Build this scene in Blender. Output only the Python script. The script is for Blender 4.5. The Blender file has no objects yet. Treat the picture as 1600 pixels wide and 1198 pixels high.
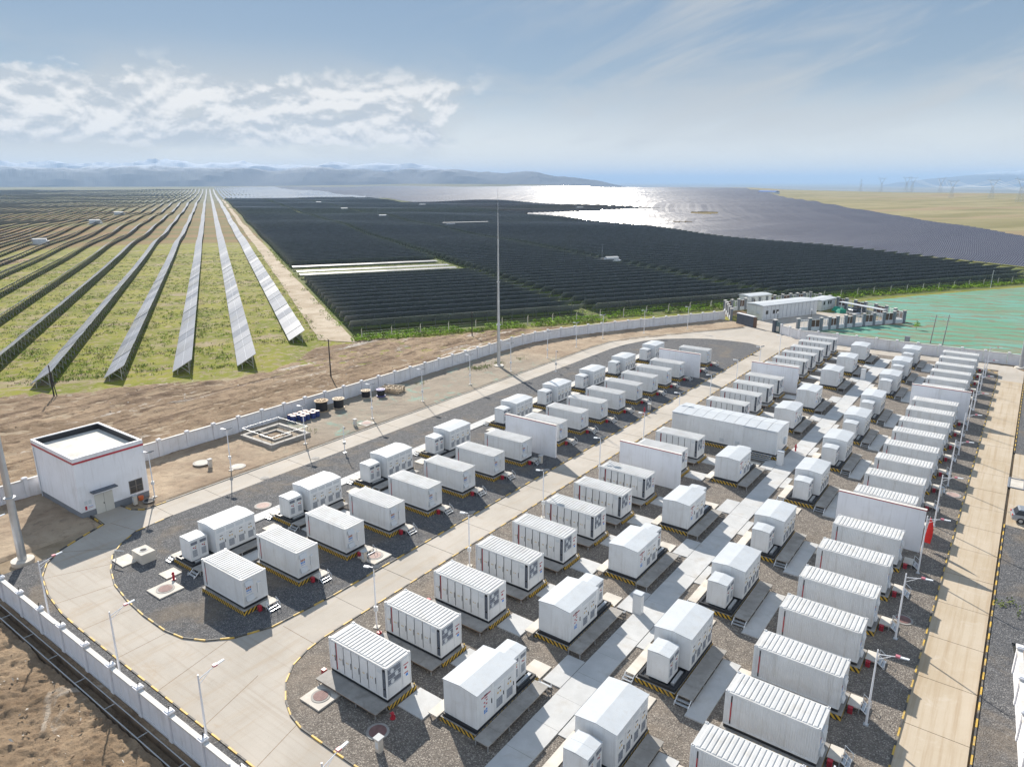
import bpy, math, random
from math import sin, cos, pi, radians, floor, hypot, sqrt, atan2
from mathutils import Matrix, Vector, noise
random.seed(11)
SC = bpy.context.scene
COL = SC.collection

# ------------------------------------------------------------------ camera, light, exposure
AZ = radians(36.2)                       # heading of +Y (the road) measured clockwise from the view axis
XD = (sin(AZ + pi/2), cos(AZ + pi/2)); YD = (sin(AZ), cos(AZ))
def en(e, n):                            # (right, ahead) of the view -> world x, y
    return (e*XD[0] + n*XD[1], e*YD[0] + n*YD[1])
def to_en(x, y):
    return (x*XD[0] + y*YD[0], x*XD[1] + y*YD[1])
CAMH = 36.0
PITCH = math.atan2(316, 1109)
cam = bpy.data.cameras.new('camera'); cam_o = bpy.data.objects.new('camera', cam); COL.objects.link(cam_o)
fx, fy = en(0, 1); rx, ry = en(1, 0)
F = Vector((fx*cos(PITCH), fy*cos(PITCH), -sin(PITCH))); R = Vector((rx, ry, 0)); U = R.cross(F)
cam_o.matrix_world = Matrix(((R.x, U.x, -F.x, 0), (R.y, U.y, -F.y, 0), (R.z, U.z, -F.z, CAMH), (0, 0, 0, 1)))
cam.sensor_width = 36; cam.lens = 36*1109/1600; cam.clip_start = 0.5; cam.clip_end = 200000
SC.camera = cam_o

SUN_AZ = radians(-57.5)                  # clockwise from +Y
SUN_EL = radians(32)
sd = Vector((sin(SUN_AZ)*cos(SUN_EL), cos(SUN_AZ)*cos(SUN_EL), sin(SUN_EL)))
sun = bpy.data.lights.new('sun', 'SUN'); sun_o = bpy.data.objects.new('sun', sun); COL.objects.link(sun_o)
sun.energy = 4.2; sun.angle = radians(0.53); sun.color = (1.0, 0.93, 0.83)
sun_o.rotation_euler = sd.to_track_quat('Z', 'Y').to_euler(); sun_o.location = (0, 0, 400)

SC.view_settings.view_transform = 'Standard'; SC.view_settings.look = 'None'
SC.view_settings.gamma = 1; SC.view_settings.use_curve_mapping = False
SC.view_settings.exposure = 0.95
SC.cycles.use_denoising = True
SC.cycles.max_bounces = 6; SC.cycles.volume_bounces = 1
SC.cycles.sample_clamp_indirect = 6

class N:                                  # little node-graph helper
    def __init__(s, nt): s.nt = nt
    def new(s, t, **k):
        n = s.nt.nodes.new(t)
        for a, v in k.items(): setattr(n, a, v)
        return n
    def link(s, a, b): s.nt.links.new(a, b)
    def put(s, sock, v):
        if hasattr(v, 'is_output'): s.link(v, sock)
        elif isinstance(v, (tuple, list)): sock.default_value = (tuple(v) + (1,))[:len(sock.default_value)]
        else: sock.default_value = v
    def math(s, op, a, b=0.0, c=0.0, clamp=False):
        n = s.new('ShaderNodeMath', operation=op, use_clamp=clamp)
        for i, v in enumerate((a, b, c)): s.put(n.inputs[i], v)
        return n.outputs[0]
    def mix(s, f, a, b):
        n = s.new('ShaderNodeMix', data_type='RGBA'); s.put(n.inputs[0], f); s.put(n.inputs[6], a); s.put(n.inputs[7], b)
        return n.outputs[2]
    def noise(s, vec, scale, detail=4, rough=.55, dist=0.0):
        n = s.new('ShaderNodeTexNoise'); s.put(n.inputs['Vector'], vec); n.inputs['Scale'].default_value = scale
        n.inputs['Detail'].default_value = detail; n.inputs['Roughness'].default_value = rough; n.inputs['Distortion'].default_value = dist
        return n.outputs[0]
    def ss(s, v, a, b):                   # smoothstep a..b
        n = s.new('ShaderNodeMapRange', interpolation_type='SMOOTHSTEP'); s.put(n.inputs[0], v)
        n.inputs[1].default_value = a; n.inputs[2].default_value = b
        return n.outputs[0]
    def comb(s, x, y, z):
        n = s.new('ShaderNodeCombineXYZ')
        for i, v in enumerate((x, y, z)): s.put(n.inputs[i], v)
        return n.outputs[0]
    def sep(s, v):
        n = s.new('ShaderNodeSeparateXYZ'); s.link(v, n.inputs[0]); return n.outputs
    def mapv(s, v, loc=(0,0,0), rot=(0,0,0), sc=(1,1,1)):
        n = s.new('ShaderNodeMapping'); s.link(v, n.inputs[0])
        n.inputs[1].default_value = loc; n.inputs[2].default_value = rot; n.inputs[3].default_value = sc
        return n.outputs[0]

# ---- world: Nishita sky with cumulus low over the mountains and thin cirrus higher up
W = bpy.data.worlds.new('World'); SC.world = W; W.use_nodes = True
W.node_tree.nodes.clear(); w = N(W.node_tree)
sky = w.new('ShaderNodeTexSky', sky_type='NISHITA'); sky.sun_disc = False
sky.sun_elevation = SUN_EL; sky.sun_rotation = SUN_AZ; sky.altitude = 1200; sky.air_density = 1.0; sky.dust_density = 0.6; sky.ozone_density = 2.0
tc = w.new('ShaderNodeTexCoord'); xyz = w.sep(tc.outputs['Generated'])
ex = w.math('ADD', w.math('MULTIPLY', xyz[0], XD[0]), w.math('MULTIPLY', xyz[1], YD[0]))
ny = w.math('ADD', w.math('MULTIPLY', xyz[0], XD[1]), w.math('MULTIPLY', xyz[1], YD[1]))
az = w.math('MULTIPLY', w.math('ARCTAN2', ex, ny), 180/pi)
el = w.math('MULTIPLY', w.math('ARCSINE', xyz[2]), 180/pi)
p1 = w.comb(w.math('MULTIPLY', az, .19), w.math('MULTIPLY', el, .31), 5.2)
cum = w.noise(p1, 1.15, 8, .54, .15)
band = w.math('MULTIPLY', w.ss(el, 1.6, 3.2), w.math('SUBTRACT', 1, w.ss(el, 6.0, 9.0)))
azm = w.math('SUBTRACT', 1, w.ss(az, -16, 4))
cov = w.math('MULTIPLY', band, w.math('ADD', .25, w.math('MULTIPLY', azm, .85)))
m1 = w.ss(w.math('ADD', cum, w.math('MULTIPLY', cov, .26)), .60, .69)
m1 = w.math('MULTIPLY', m1, w.math('MULTIPLY', band, w.math('ADD', .0, w.ss(azm, .05, .5))))
p2 = w.comb(w.math('MULTIPLY', az, .16), w.math('MULTIPLY', el, .42), 9.1)
veil = w.math('MULTIPLY', w.ss(w.math('ADD', w.noise(p2, .55, 6, .55, .4), w.math('MULTIPLY', azm, .26)), .50, .80),
              w.math('MULTIPLY', w.ss(el, .5, 3), w.math('SUBTRACT', 1, w.ss(el, 5.0, 10.5))))
pc = w.mapv(w.mapv(w.comb(az, el, 0), (0, 0, 0), (0, 0, radians(-20))), (7.3, 3, 0), (0, 0, 0), (.030, .17, 1))
cir = w.math('MULTIPLY', w.ss(w.noise(pc, 1.5, 7, .6, .7), .40, .68), w.math('MULTIPLY', w.ss(el, 1, 5), w.ss(az, -12, 22)))
cshade = w.noise(w.comb(w.math('MULTIPLY', az, .19), w.math('MULTIPLY', w.math('SUBTRACT', el, .4), .31), 5.2), 1.15, 8, .54, .15)
lit = w.ss(w.math('SUBTRACT', cum, cshade), -.07, .06)
SKYCOL = sky.outputs[0]
grad = w.mix(w.ss(el, 1.5, 8), (8.6, 8.5, 8.2), (3.5, 4.45, 5.4))
grad = w.mix(w.ss(el, 4, 16), grad, (2.25, 3.45, 4.95))
grad = w.mix(w.ss(el, 20, 75), grad, (1.6, 3.1, 5.5))
base = w.mix(.82, SKYCOL, grad)
c = w.mix(w.math('MULTIPLY', cir, .75), base, (6.0, 6.2, 6.3))
c = w.mix(w.math('MULTIPLY', veil, .8), c, (6.2, 6.4, 6.5))
c = w.mix(w.math('MULTIPLY', m1, .9), c, w.mix(lit, (5.6, 6.1, 6.6), (9.6, 9.5, 9.3)))
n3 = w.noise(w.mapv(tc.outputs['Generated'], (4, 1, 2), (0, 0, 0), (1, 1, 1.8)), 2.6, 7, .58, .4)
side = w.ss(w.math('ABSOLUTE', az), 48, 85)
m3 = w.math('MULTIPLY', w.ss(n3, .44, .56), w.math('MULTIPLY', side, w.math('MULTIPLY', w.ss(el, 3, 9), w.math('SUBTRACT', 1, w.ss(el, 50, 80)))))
c = w.mix(w.math('MULTIPLY', m3, .9), c, (10.0, 10.8, 11.8))       # unseen bright cumulus added beside and behind the view to raise fill light
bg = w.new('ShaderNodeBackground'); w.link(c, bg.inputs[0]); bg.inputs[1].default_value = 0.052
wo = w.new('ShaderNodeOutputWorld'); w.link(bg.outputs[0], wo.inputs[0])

# ------------------------------------------------------------------ materials
MATS = {}
def mat(name, col, rough=.6, metal=0.0, vary=.12, scale=.6, bump=0.0, bscale=8.0, dirt=None, spec=.4, fine=None, streak=0):
    """principled paint / concrete / soil: colour varied by two world-space noises; dirt = (colour, amount, scale)"""
    m = bpy.data.materials.new(name); m.use_nodes = True; nt = m.node_tree; nt.nodes.clear(); g = N(nt)
    o = g.new('ShaderNodeOutputMaterial'); b = g.new('ShaderNodeBsdfPrincipled'); g.link(b.outputs[0], o.inputs[0])
    geo = g.new('ShaderNodeNewGeometry'); P = geo.outputs['Position']
    v = g.noise(P, scale, 5)
    lo = tuple(x*(1-vary) for x in col); hi = tuple(min(x*(1+vary), 1) for x in col)
    c = g.mix(g.ss(v, .3, .7), lo, hi)
    if fine:
        c = g.mix(g.ss(g.noise(P, fine[0], 2, .7), .35, .65), tuple(x*(1-fine[1]) for x in col), c) if fine[1] < 1 else c
    if dirt:
        c = g.mix(g.math('MULTIPLY', g.ss(g.noise(P, dirt[2], 6, .62, .4), .48, .72), dirt[1]), c, dirt[0])
    if streak:
        sv = g.noise(g.mapv(P, (0, 0, 0), (0, 0, 0), (3.2, 3.2, .22)), 1.0, 5, .65)
        c = g.mix(g.math('MULTIPLY', g.ss(sv, .50, .74), streak), c, (.36, .33, .29))
        rnd = g.new('ShaderNodeObjectInfo').outputs['Random']
        c = g.mix(g.math('MULTIPLY', rnd, .16), c, tuple(x*.72 for x in col))
    g.link(c, b.inputs['Base Color'])
    b.inputs['Roughness'].default_value = rough; b.inputs['Metallic'].default_value = metal
    b.inputs['Specular IOR Level'].default_value = spec
    if bump:
        bn = g.new('ShaderNodeBump'); bn.inputs['Strength'].default_value = bump; bn.inputs['Distance'].default_value = .05
        g.link(g.noise(P, bscale, 5, .65), bn.inputs['Height']); g.link(bn.outputs[0], b.inputs['Normal'])
    MATS[name] = m
    return m
mat('white_paint', (.72, .735, .75), .42, vary=.05, scale=.5, dirt=((.52, .49, .44), .22, 1.1), streak=0.34)
mat('roof_paint', (.54, .545, .545), .62, spec=.25, vary=.07, scale=.7, dirt=((.42, .39, .34), .4, .9), streak=0.3)
mat('cabinet_roof', (.49, .52, .55), .6, spec=.25, vary=.05, scale=.7, dirt=((.55, .52, .47), .2, .9), streak=0.22)
mat('grey_panel', (.56, .59, .62), .45, vary=.06)
mat('door_white', (.68, .695, .71), .4, vary=.05, dirt=((.5, .48, .44), .15, 1.6), streak=0.25)
mat('grille', (.15, .17, .21), .5, vary=.2, scale=6)
mat('black_steel', (.022, .023, .026), .5, vary=.2)
mat('dark_gap', (.03, .03, .033), .8)
mat('red_paint', (.42, .025, .04), .4, vary=.1)
mat('maroon_text', (.32, .03, .05), .5)
mat('blue_text', (.05, .22, .60), .5)
mat('yellow_paint', (.55, .36, .07), .6, vary=.2, scale=2, dirt=((.32, .26, .18), .75, 1.1))
mat('black_paint', (.075, .07, .065), .65, vary=.3, scale=2, dirt=((.30, .26, .20), .8, 1.1))
mat('galvanised', (.50, .52, .54), .35, .6, vary=.08)
mat('white_pole', (.76, .77, .80), .35, vary=.04)
mat('lamp_red', (.50, .18, .22), .4)
mat('lamp_glass', (.78, .80, .82), .25)
mat('concrete_plate', (.30, .285, .265), .75, vary=.16, scale=.8, bump=.15, bscale=14, dirt=((.18, .16, .14), .5, 1.3))
mat('concrete_pale', (.56, .52, .46), .8, vary=.1, scale=.7, bump=.1, bscale=12, dirt=((.40, .34, .27), .5, .6))
mat('concrete_walk', (.46, .465, .465), .75, vary=.09, scale=.5, bump=.1, bscale=12, dirt=((.34, .31, .27), .5, .5))
mat('wall_white', (.78, .775, .80), .7, vary=.04, scale=.8, dirt=((.56, .50, .44), .3, .5), streak=0.3)
mat('firewall_white', (.82, .825, .86), .7, vary=.03, scale=.4, dirt=((.62, .60, .58), .35, .35), streak=0.24)
mat('coping', (.62, .60, .57), .75, vary=.1, dirt=((.45, .40, .34), .5, .8))
mat('plinth_grey', (.20, .215, .24), .7, vary=.08)
mat('roof_screed', (.60, .58, .53), .85, vary=.08, scale=.5, dirt=((.30, .29, .27), .55, .35))
mat('cream_door', (.60, .585, .53), .5, vary=.05)
mat('window_dark', (.05, .052, .055), .12, vary=.2, scale=1)
mat('window_frame', (.16, .14, .12), .5)
mat('rust_brown', (.13, .075, .05), .6, vary=.2)
mat('slate_panel', (.085, .10, .125), .55, vary=.12, scale=2)
mat('cast_iron', (.20, .11, .10), .7, vary=.15, scale=3)
mat('manhole_pink', (.45, .33, .29), .8, vary=.1, scale=2)
mat('wood', (.42, .30, .18), .75, vary=.2, scale=3)
mat('pale_wood', (.52, .42, .30), .75, vary=.2, scale=3)
mat('cable_black', (.016, .016, .018), .5)
mat('drum_blue', (.035, .055, .20), .4, vary=.15)
mat('drum_lid', (.55, .38, .32), .6, vary=.15, scale=3)
mat('purple_wrap', (.12, .11, .30), .5)
mat('tarp_green', (.02, .30, .20), .6, vary=.2, scale=1)
mat('car_silver', (.42, .44, .47), .25, .5)
mat('car_dark', (.03, .033, .04), .12)
mat('rubber', (.02, .02, .02), .8)
mat('red_light', (.45, .02, .02), .25)
mat('flag_red', (.62, .025, .02), .6, vary=.15, scale=4)
mat('glass_tint', (.10, .15, .16), .08, vary=.3, scale=.5)
mat('pylon_steel', (.55, .58, .60), .5, .3)
mat('wire', (.75, .77, .80), .4)
mat('trunk', (.10, .08, .06), .8)
mat('leaf', (.16, .20, .045), .7, vary=.35, scale=.7, spec=.08)
mat('leaf_bright', (.25, .38, .03), .7, vary=.35, scale=.5, spec=.08)
mat('leaf_dry', (.22, .20, .07), .8, vary=.3, scale=.5, spec=.08)
mat('dark_pole', (.035, .03, .028), .7)
mat('blue_roof', (.05, .14, .42), .5)
mat('soil_dark', (.20, .14, .09), .95, vary=.3, scale=1)
mat('blue_hill', (.20, .21, .22), .9, vary=.2, scale=.0008)
mat('orange_plastic', (.70, .16, .05), .5)
mat('rail_white', (.70, .72, .74), .4)

def coords_mat(name, build, rough=.6, spec=.4, metal=0):
    m = bpy.data.materials.new(name); m.use_nodes = True; nt = m.node_tree; nt.nodes.clear(); g = N(nt)
    o = g.new('ShaderNodeOutputMaterial'); b = g.new('ShaderNodeBsdfPrincipled'); g.link(b.outputs[0], o.inputs[0])
    b.inputs['Roughness'].default_value = rough; b.inputs['Specular IOR Level'].default_value = spec; b.inputs['Metallic'].default_value = metal
    P = g.new('ShaderNodeNewGeometry').outputs['Position']; O = g.new('ShaderNodeTexCoord').outputs['Object']
    build(g, b, P, O); MATS[name] = m
    return m
def bump(g, b, h, strength, dist=.05):
    n = g.new('ShaderNodeBump'); n.inputs['Strength'].default_value = strength; n.inputs['Distance'].default_value = dist
    g.link(h, n.inputs['Height']); g.link(n.outputs[0], b.inputs['Normal'])
def f_hazard(g, b, P, O):
    s = g.sep(O); t = g.math('FRACT', g.math('MULTIPLY', g.math('ADD', g.math('SUBTRACT', s[0], s[1]), g.math('MULTIPLY', s[2], .9)), 1/.42))
    c = g.mix(g.math('GREATER_THAN', t, .5), (.025, .024, .022), (.60, .38, .045))
    g.link(g.mix(g.math('MULTIPLY', g.ss(g.noise(P, 1.7, 5), .5, .75), .5), c, (.22, .18, .12)), b.inputs['Base Color'])
coords_mat('hazard_stripe', f_hazard, .6)
def gravel(name, c0, c1, c2, dust, amt):
    def f(g, b, P, O):
        v = g.new('ShaderNodeTexVoronoi'); g.link(P, v.inputs['Vector']); v.inputs['Scale'].default_value = 15
        sp = g.sep(v.outputs['Color'])
        c = g.mix(sp[0], c0, c1)
        c = g.mix(g.math('GREATER_THAN', sp[1], .86), c, c2)
        c = g.mix(g.math('MULTIPLY', g.ss(g.noise(P, .16, 6, .6, .5), .50, .68), amt), c, dust)
        c = g.mix(g.math('MULTIPLY', g.ss(g.noise(P, 1.3, 4, .6), .35, .75), .35), c, tuple(x*.55 for x in c0))
        g.link(c, b.inputs['Base Color'])
        h = g.math('ADD', g.math('MULTIPLY', v.outputs['Distance'], -.6), g.noise(P, 5, 4, .7))
        bump(g, b, h, .9, .09)
    return coords_mat(name, f, .9, .2)
gravel('gravel_dark', (.07, .071, .075), (.155, .155, .16), (.26, .255, .25), (.23, .185, .135), .55)
gravel('gravel_brown', (.12, .105, .092), (.25, .22, .19), (.40, .36, .31), (.31, .255, .20), .45)
def f_road(g, b, P, O):
    s = g.sep(P)
    c = g.mix(g.ss(g.noise(P, .12, 6, .6, .3), .3, .7), (.37, .335, .29), (.46, .42, .37))
    st = g.noise(g.mapv(P, (0, 0, 0), (0, 0, 0), (1.2, .12, 1)), 1.0, 6, .65)
    c = g.mix(g.math('MULTIPLY', g.ss(st, .47, .72), .35), c, (.34, .26, .17))
    c = g.mix(g.math('MULTIPLY', g.ss(g.noise(P, .35, 7, .7, .8), .54, .74), .45), c, (.36, .27, .18))
    c = g.mix(g.math('MULTIPLY', g.ss(g.noise(P, 1.1, 7, .75, 1.5), .62, .72), .35), c, (.26, .23, .20))
    tr = g.noise(g.mapv(P, (0, 0, 0), (0, 0, radians(8)), (.07, 2.4, 1)), 1.0, 5, .6, .5)
    c = g.mix(g.math('MULTIPLY', g.math('MULTIPLY', g.ss(tr, .50, .70), g.ss(s[1], 34, 26)), .24), c, (.27, .21, .15))
    g.link(c, b.inputs['Base Color']); bump(g, b, g.noise(P, 9, 5, .7), .12)
coords_mat('road_concrete', f_road, .85, .25)
def f_road2(g, b, P, O):                   # right-hand road, covered in sand by the traffic
    c = g.mix(g.ss(g.noise(P, .15, 6, .6, .3), .3, .7), (.42, .345, .25), (.48, .41, .32))
    st = g.noise(g.mapv(P, (0, 0, 0), (0, 0, 0), (2.2, .06, 1)), 1.0, 6, .65)
    c = g.mix(g.math('MULTIPLY', g.ss(st, .44, .70), .6), c, (.34, .25, .155))
    c = g.mix(g.math('MULTIPLY', g.ss(g.noise(P, .6, 7, .7, .8), .55, .72), .4), c, (.54, .49, .42))
    g.link(c, b.inputs['Base Color']); bump(g, b, g.noise(P, 6, 5, .7), .2)
coords_mat('road_sandy', f_road2, .9, .2)
def f_soil(g, b, P, O):
    c = g.mix(g.ss(g.noise(P, .10, 7, .62, .5), .32, .68), (.205, .143, .09), (.385, .285, .19))
    c = g.mix(g.math('MULTIPLY', g.ss(g.noise(P, .55, 7, .7, .6), .50, .68), .7), c, (.155, .095, .058))
    c = g.mix(g.math('MULTIPLY', g.ss(g.noise(P, .21, 7, .65, 1.0), .60, .68), .7), c, (.50, .44, .37))
    c = g.mix(g.math('MULTIPLY', g.ss(g.noise(P, 4.5, 5, .8), .45, .7), .45), c, (.15, .105, .07))
    sx = g.sep(P)[0]
    trk = g.noise(g.mapv(P, (0, 0, 0), (0, 0, radians(-6)), (.55, .028, 1)), 1.0, 6, .6, .6)
    c = g.mix(g.math('MULTIPLY', g.math('MULTIPLY', g.ss(trk, .52, .62), g.ss(sx, -93, -97)), .75), c, (.125, .082, .055))
    c = g.mix(g.math('MULTIPLY', g.math('MULTIPLY', g.ss(g.noise(g.mapv(P, (8, 3, 0), (0, 0, radians(-6)), (.30, .035, 1)), 1.0, 6, .65, .5), .58, .66), g.ss(sx, -93, -97)), .8), c, (.58, .53, .47))
    g.link(c, b.inputs['Base Color']); bump(g, b, g.math('ADD', g.noise(P, 1.2, 8, .75), g.math('MULTIPLY', g.noise(P, 5, 5, .75), .5)), 1.0, .3)
coords_mat('bare_soil', f_soil, .95, .15)
def f_strip(g, b, P, O):                   # inner soil strip with scraps of green dust netting
    c = g.mix(g.ss(g.noise(P, .16, 7, .62, .5), .32, .68), (.27, .20, .14), (.41, .325, .235))
    c = g.mix(g.math('MULTIPLY', g.ss(g.noise(P, .9, 7, .7, .6), .50, .68), .6), c, (.18, .135, .095))
    sy = g.sep(P)
    far = g.math('MULTIPLY', g.ss(sy[1], 52, 66), g.math('SUBTRACT', 1, g.ss(sy[1], 112, 128)))
    c = g.mix(g.math('MULTIPLY', far, .55), c, (.27, .25, .215))
    nn = g.math('MULTIPLY', g.ss(g.noise(P, .22, 6, .7, 1.2), .53, .70), far)
    c = g.mix(g.math('MULTIPLY', nn, g.math('ADD', .3, g.math('MULTIPLY', g.noise(P, 3, 4, .8), .6))), c, (.17, .40, .335))
    g.link(c, b.inputs['Base Color']); bump(g, b, g.math('ADD', g.noise(P, 1.6, 8, .75), g.math('MULTIPLY', g.noise(P, 8, 4, .7), .3)), .8, .18)
coords_mat('strip_soil', f_strip, .95, .15)
FROT = radians(-57.5) + 0.0                # solar rows run this way (clockwise from +Y): straight towards the sun's bearing
AZR = radians(-22.4)
def f_ground(g, b, P, O):                  # the plain: tufted grass over pale earth, ochre further out, straw on the right
    s = g.sep(O)                           # object space = (b, a): across and along the panel rows
    tuft = g.ss(g.noise(O, .55, 7, .75, .4), .34, .54)
    patch = g.noise(g.mapv(O, (0, 0, 0), (0, 0, 0), (.6, 1.6, 1)), .055, 6, .65, .8)
    green = g.mix(g.ss(g.noise(O, .09, 4), .3, .7), (.135, .16, .014), (.235, .23, .03))
    earth = g.mix(g.ss(g.noise(O, .3, 6, .7), .3, .7), (.23, .175, .115), (.36, .29, .21))
    cov = g.math('MULTIPLY', tuft, g.math('SUBTRACT', 1, g.math('MULTIPLY', g.ss(patch, .55, .66), .85)))
    near = g.mix(cov, earth, green)
    band = g.noise(g.mapv(O, (0, 0, 0), (0, 0, 0), (.12, 1, 1)), .03, 5, .6)
    ochre = g.mix(g.ss(band, .35, .65), (.21, .135, .06), (.125, .125, .042))
    c = g.mix(g.ss(s[1], 455, 475), near, ochre)
    olive = g.mix(g.ss(g.noise(O, .004, 6, .6), .35, .65), (.105, .115, .065), (.155, .15, .09))
    c = g.mix(g.ss(s[1], 900, 1500), c, olive)
    c = g.mix(g.ss(s[1], 143, 139), c, earth)
    straw = g.mix(g.ss(g.noise(g.mapv(O, (0, 0, 0), (0, 0, radians(-50)), (.25, 1.6, 1)), .011, 7, .62, .5), .36, .64), (.20, .18, .085), (.31, .265, .15))
    straw = g.mix(g.math('MULTIPLY', g.ss(g.noise(O, .05, 6, .7), .45, .7), .5), straw, (.20, .18, .085))
    straw = g.mix(g.math('MULTIPLY', g.ss(g.noise(g.mapv(O, (3, 9, 0), (0, 0, radians(-50)), (.15, 1.3, 1)), .006, 4, .5), .52, .60), .6), straw, (.31, .225, .145))
    c = g.mix(g.ss(g.math('SUBTRACT', s[0], g.math('MULTIPLY', s[1], .735)), 232, 258), c, straw)
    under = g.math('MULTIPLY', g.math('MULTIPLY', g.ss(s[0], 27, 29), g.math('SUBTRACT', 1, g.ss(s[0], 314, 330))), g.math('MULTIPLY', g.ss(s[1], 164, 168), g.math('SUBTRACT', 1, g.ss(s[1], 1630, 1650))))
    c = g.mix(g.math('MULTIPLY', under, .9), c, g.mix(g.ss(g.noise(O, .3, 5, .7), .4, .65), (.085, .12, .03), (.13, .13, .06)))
    g.link(c, b.inputs['Base Color']); bump(g, b, g.noise(O, 1.5, 6, .75), .5, .2)
coords_mat('plain_ground', f_ground, .95, .1)
def f_dust(g, b, P, O):
    c = g.mix(g.ss(g.noise(P, .12, 6, .65, .6), .35, .65), (.36, .29, .21), (.48, .41, .32))
    c = g.mix(g.math('MULTIPLY', g.ss(g.noise(P, .6, 7, .7), .52, .7), .6), c, (.23, .18, .12))
    g.link(c, b.inputs['Base Color']); bump(g, b, g.noise(P, 1.5, 7, .7), .5, .15)
coords_mat('dust_track', f_dust, .95, .1)
def f_net(g, b, P, O):                     # green dust net in long overlapping lengths with earth showing through
    q = g.mapv(P, (0, 0, 0), (0, 0, radians(-14)), (1, 1, 1)); s = g.sep(q)
    wob = g.noise(q, .08, 4, .6)
    ln = g.math('FRACT', g.math('ADD', g.math('MULTIPLY', s[1], .19), g.math('MULTIPLY', wob, 3.0)))
    st = g.noise(g.mapv(q, (0, 0, 0), (0, 0, 0), (.09, 1.6, 1)), .9, 7, .7, .4)
    c = g.mix(g.ss(g.noise(P, .04, 5, .6), .35, .65), (.095, .265, .165), (.12, .31, .25))
    c = g.mix(g.math('MULTIPLY', g.ss(st, .44, .62), .5), c, (.22, .40, .30))
    earth = (.27, .19, .125)
    gap = g.math('MULTIPLY', g.ss(ln, .48, .72), g.ss(g.noise(g.mapv(q, (5, 0, 0), (0, 0, 0), (.06, .5, 1)), 1, 6, .7), .36, .58))
    c = g.mix(g.math('MULTIPLY', gap, 1.0), c, g.mix(.35, earth, (.08, .15, .09)))
    nearw = g.math('SUBTRACT', 1, g.ss(s[1], 172, 205))
    c = g.mix(g.math('MULTIPLY', g.ss(g.noise(g.mapv(q, (2, 3, 0), (0, 0, 0), (.3, 1.2, 1)), .13, 7, .7, 1), .50, .60), g.math('ADD', .45, g.math('MULTIPLY', nearw, .5))), c, g.mix(.25, earth, (.15, .18, .07)))
    c = g.mix(g.math('MULTIPLY', g.ss(g.noise(P, 1.2, 6, .8), .5, .75), .4), c, (.07, .17, .12))
    g.link(c, b.inputs['Base Color']); bump(g, b, g.math('ADD', st, g.noise(P, 2, 5, .7)), .7, .15)
coords_mat('dust_net', f_net, .7, .2)
def f_solar(framew, wide, tab=6.75, film=(0, 0, 0), coat=.24, jit=.055):
    def f(g, b, P, O):
        s = g.sep(O); u, v = (s[1], s[0]) if wide else (s[0], s[1])
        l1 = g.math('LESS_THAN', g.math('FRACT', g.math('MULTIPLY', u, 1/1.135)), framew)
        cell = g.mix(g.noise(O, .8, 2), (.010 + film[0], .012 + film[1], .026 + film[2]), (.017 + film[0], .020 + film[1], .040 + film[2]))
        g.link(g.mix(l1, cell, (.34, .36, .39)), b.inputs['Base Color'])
        wn = g.new('ShaderNodeTexWhiteNoise', noise_dimensions='2D')
        g.link(g.comb(g.math('FLOOR', g.math('MULTIPLY', u, 1/tab)), g.math('FLOOR', g.math('MULTIPLY', v, .2)), 0), wn.inputs['Vector'])
        sb = g.new('ShaderNodeVectorMath', operation='SUBTRACT'); g.link(wn.outputs['Color'], sb.inputs[0]); sb.inputs[1].default_value = (.5, .5, .5)
        sc = g.new('ShaderNodeVectorMath', operation='SCALE'); g.link(sb.outputs[0], sc.inputs[0]); sc.inputs['Scale'].default_value = jit
        ad = g.new('ShaderNodeVectorMath', operation='ADD'); g.link(sc.outputs[0], ad.inputs[0]); g.link(g.new('ShaderNodeNewGeometry').outputs['Normal'], ad.inputs[1])
        nm = g.new('ShaderNodeVectorMath', operation='NORMALIZE'); g.link(ad.outputs[0], nm.inputs[0])
        g.link(nm.outputs[0], b.inputs['Normal']); g.link(nm.outputs[0], b.inputs['Coat Normal'])
        b.inputs['Coat Weight'].default_value = coat; b.inputs['Coat Roughness'].default_value = .12     # clean glass over a dusty, scattering film
    return f
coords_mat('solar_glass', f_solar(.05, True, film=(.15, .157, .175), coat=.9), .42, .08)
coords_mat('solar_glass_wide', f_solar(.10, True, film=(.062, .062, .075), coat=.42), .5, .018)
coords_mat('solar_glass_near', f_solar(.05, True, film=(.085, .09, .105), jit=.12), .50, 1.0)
MATS['solar_glass_near'].node_tree.nodes['Principled BSDF'].inputs['IOR'].default_value = 1.9
coords_mat('solar_glass_row', f_solar(.05, False), .46, .45)
mat('panel_back', (.34, .37, .45), .6, vary=.15, scale=.3)
mat('panel_frame', (.55, .57, .60), .4, .4)
mat('leg_steel', (.16, .165, .17), .5, .4)
mat('panel_gap', (.62, .64, .66), .5)
def f_mtn(g, b, P, O):
    z = g.sep(P)[2]
    c = g.mix(g.ss(g.noise(P, .0012, 6, .6), .35, .65), (.085, .10, .125), (.14, .155, .18))
    sn = g.ss(g.math('ADD', z, g.math('MULTIPLY', g.noise(P, .008, 6, .7), 150)), 200, 265)
    g.link(g.mix(sn, c, (.52, .555, .61)), b.inputs['Base Color'])
coords_mat('mountain_rock', f_mtn, .9, .1)
def f_plainfar(g, b, P, O):
    g.link(g.mix(g.ss(g.noise(P, .0006, 6, .6), .35, .65), (.16, .15, .11), (.26, .235, .18)), b.inputs['Base Color'])
coords_mat('far_plain', f_plainfar, .95, .1)

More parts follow.
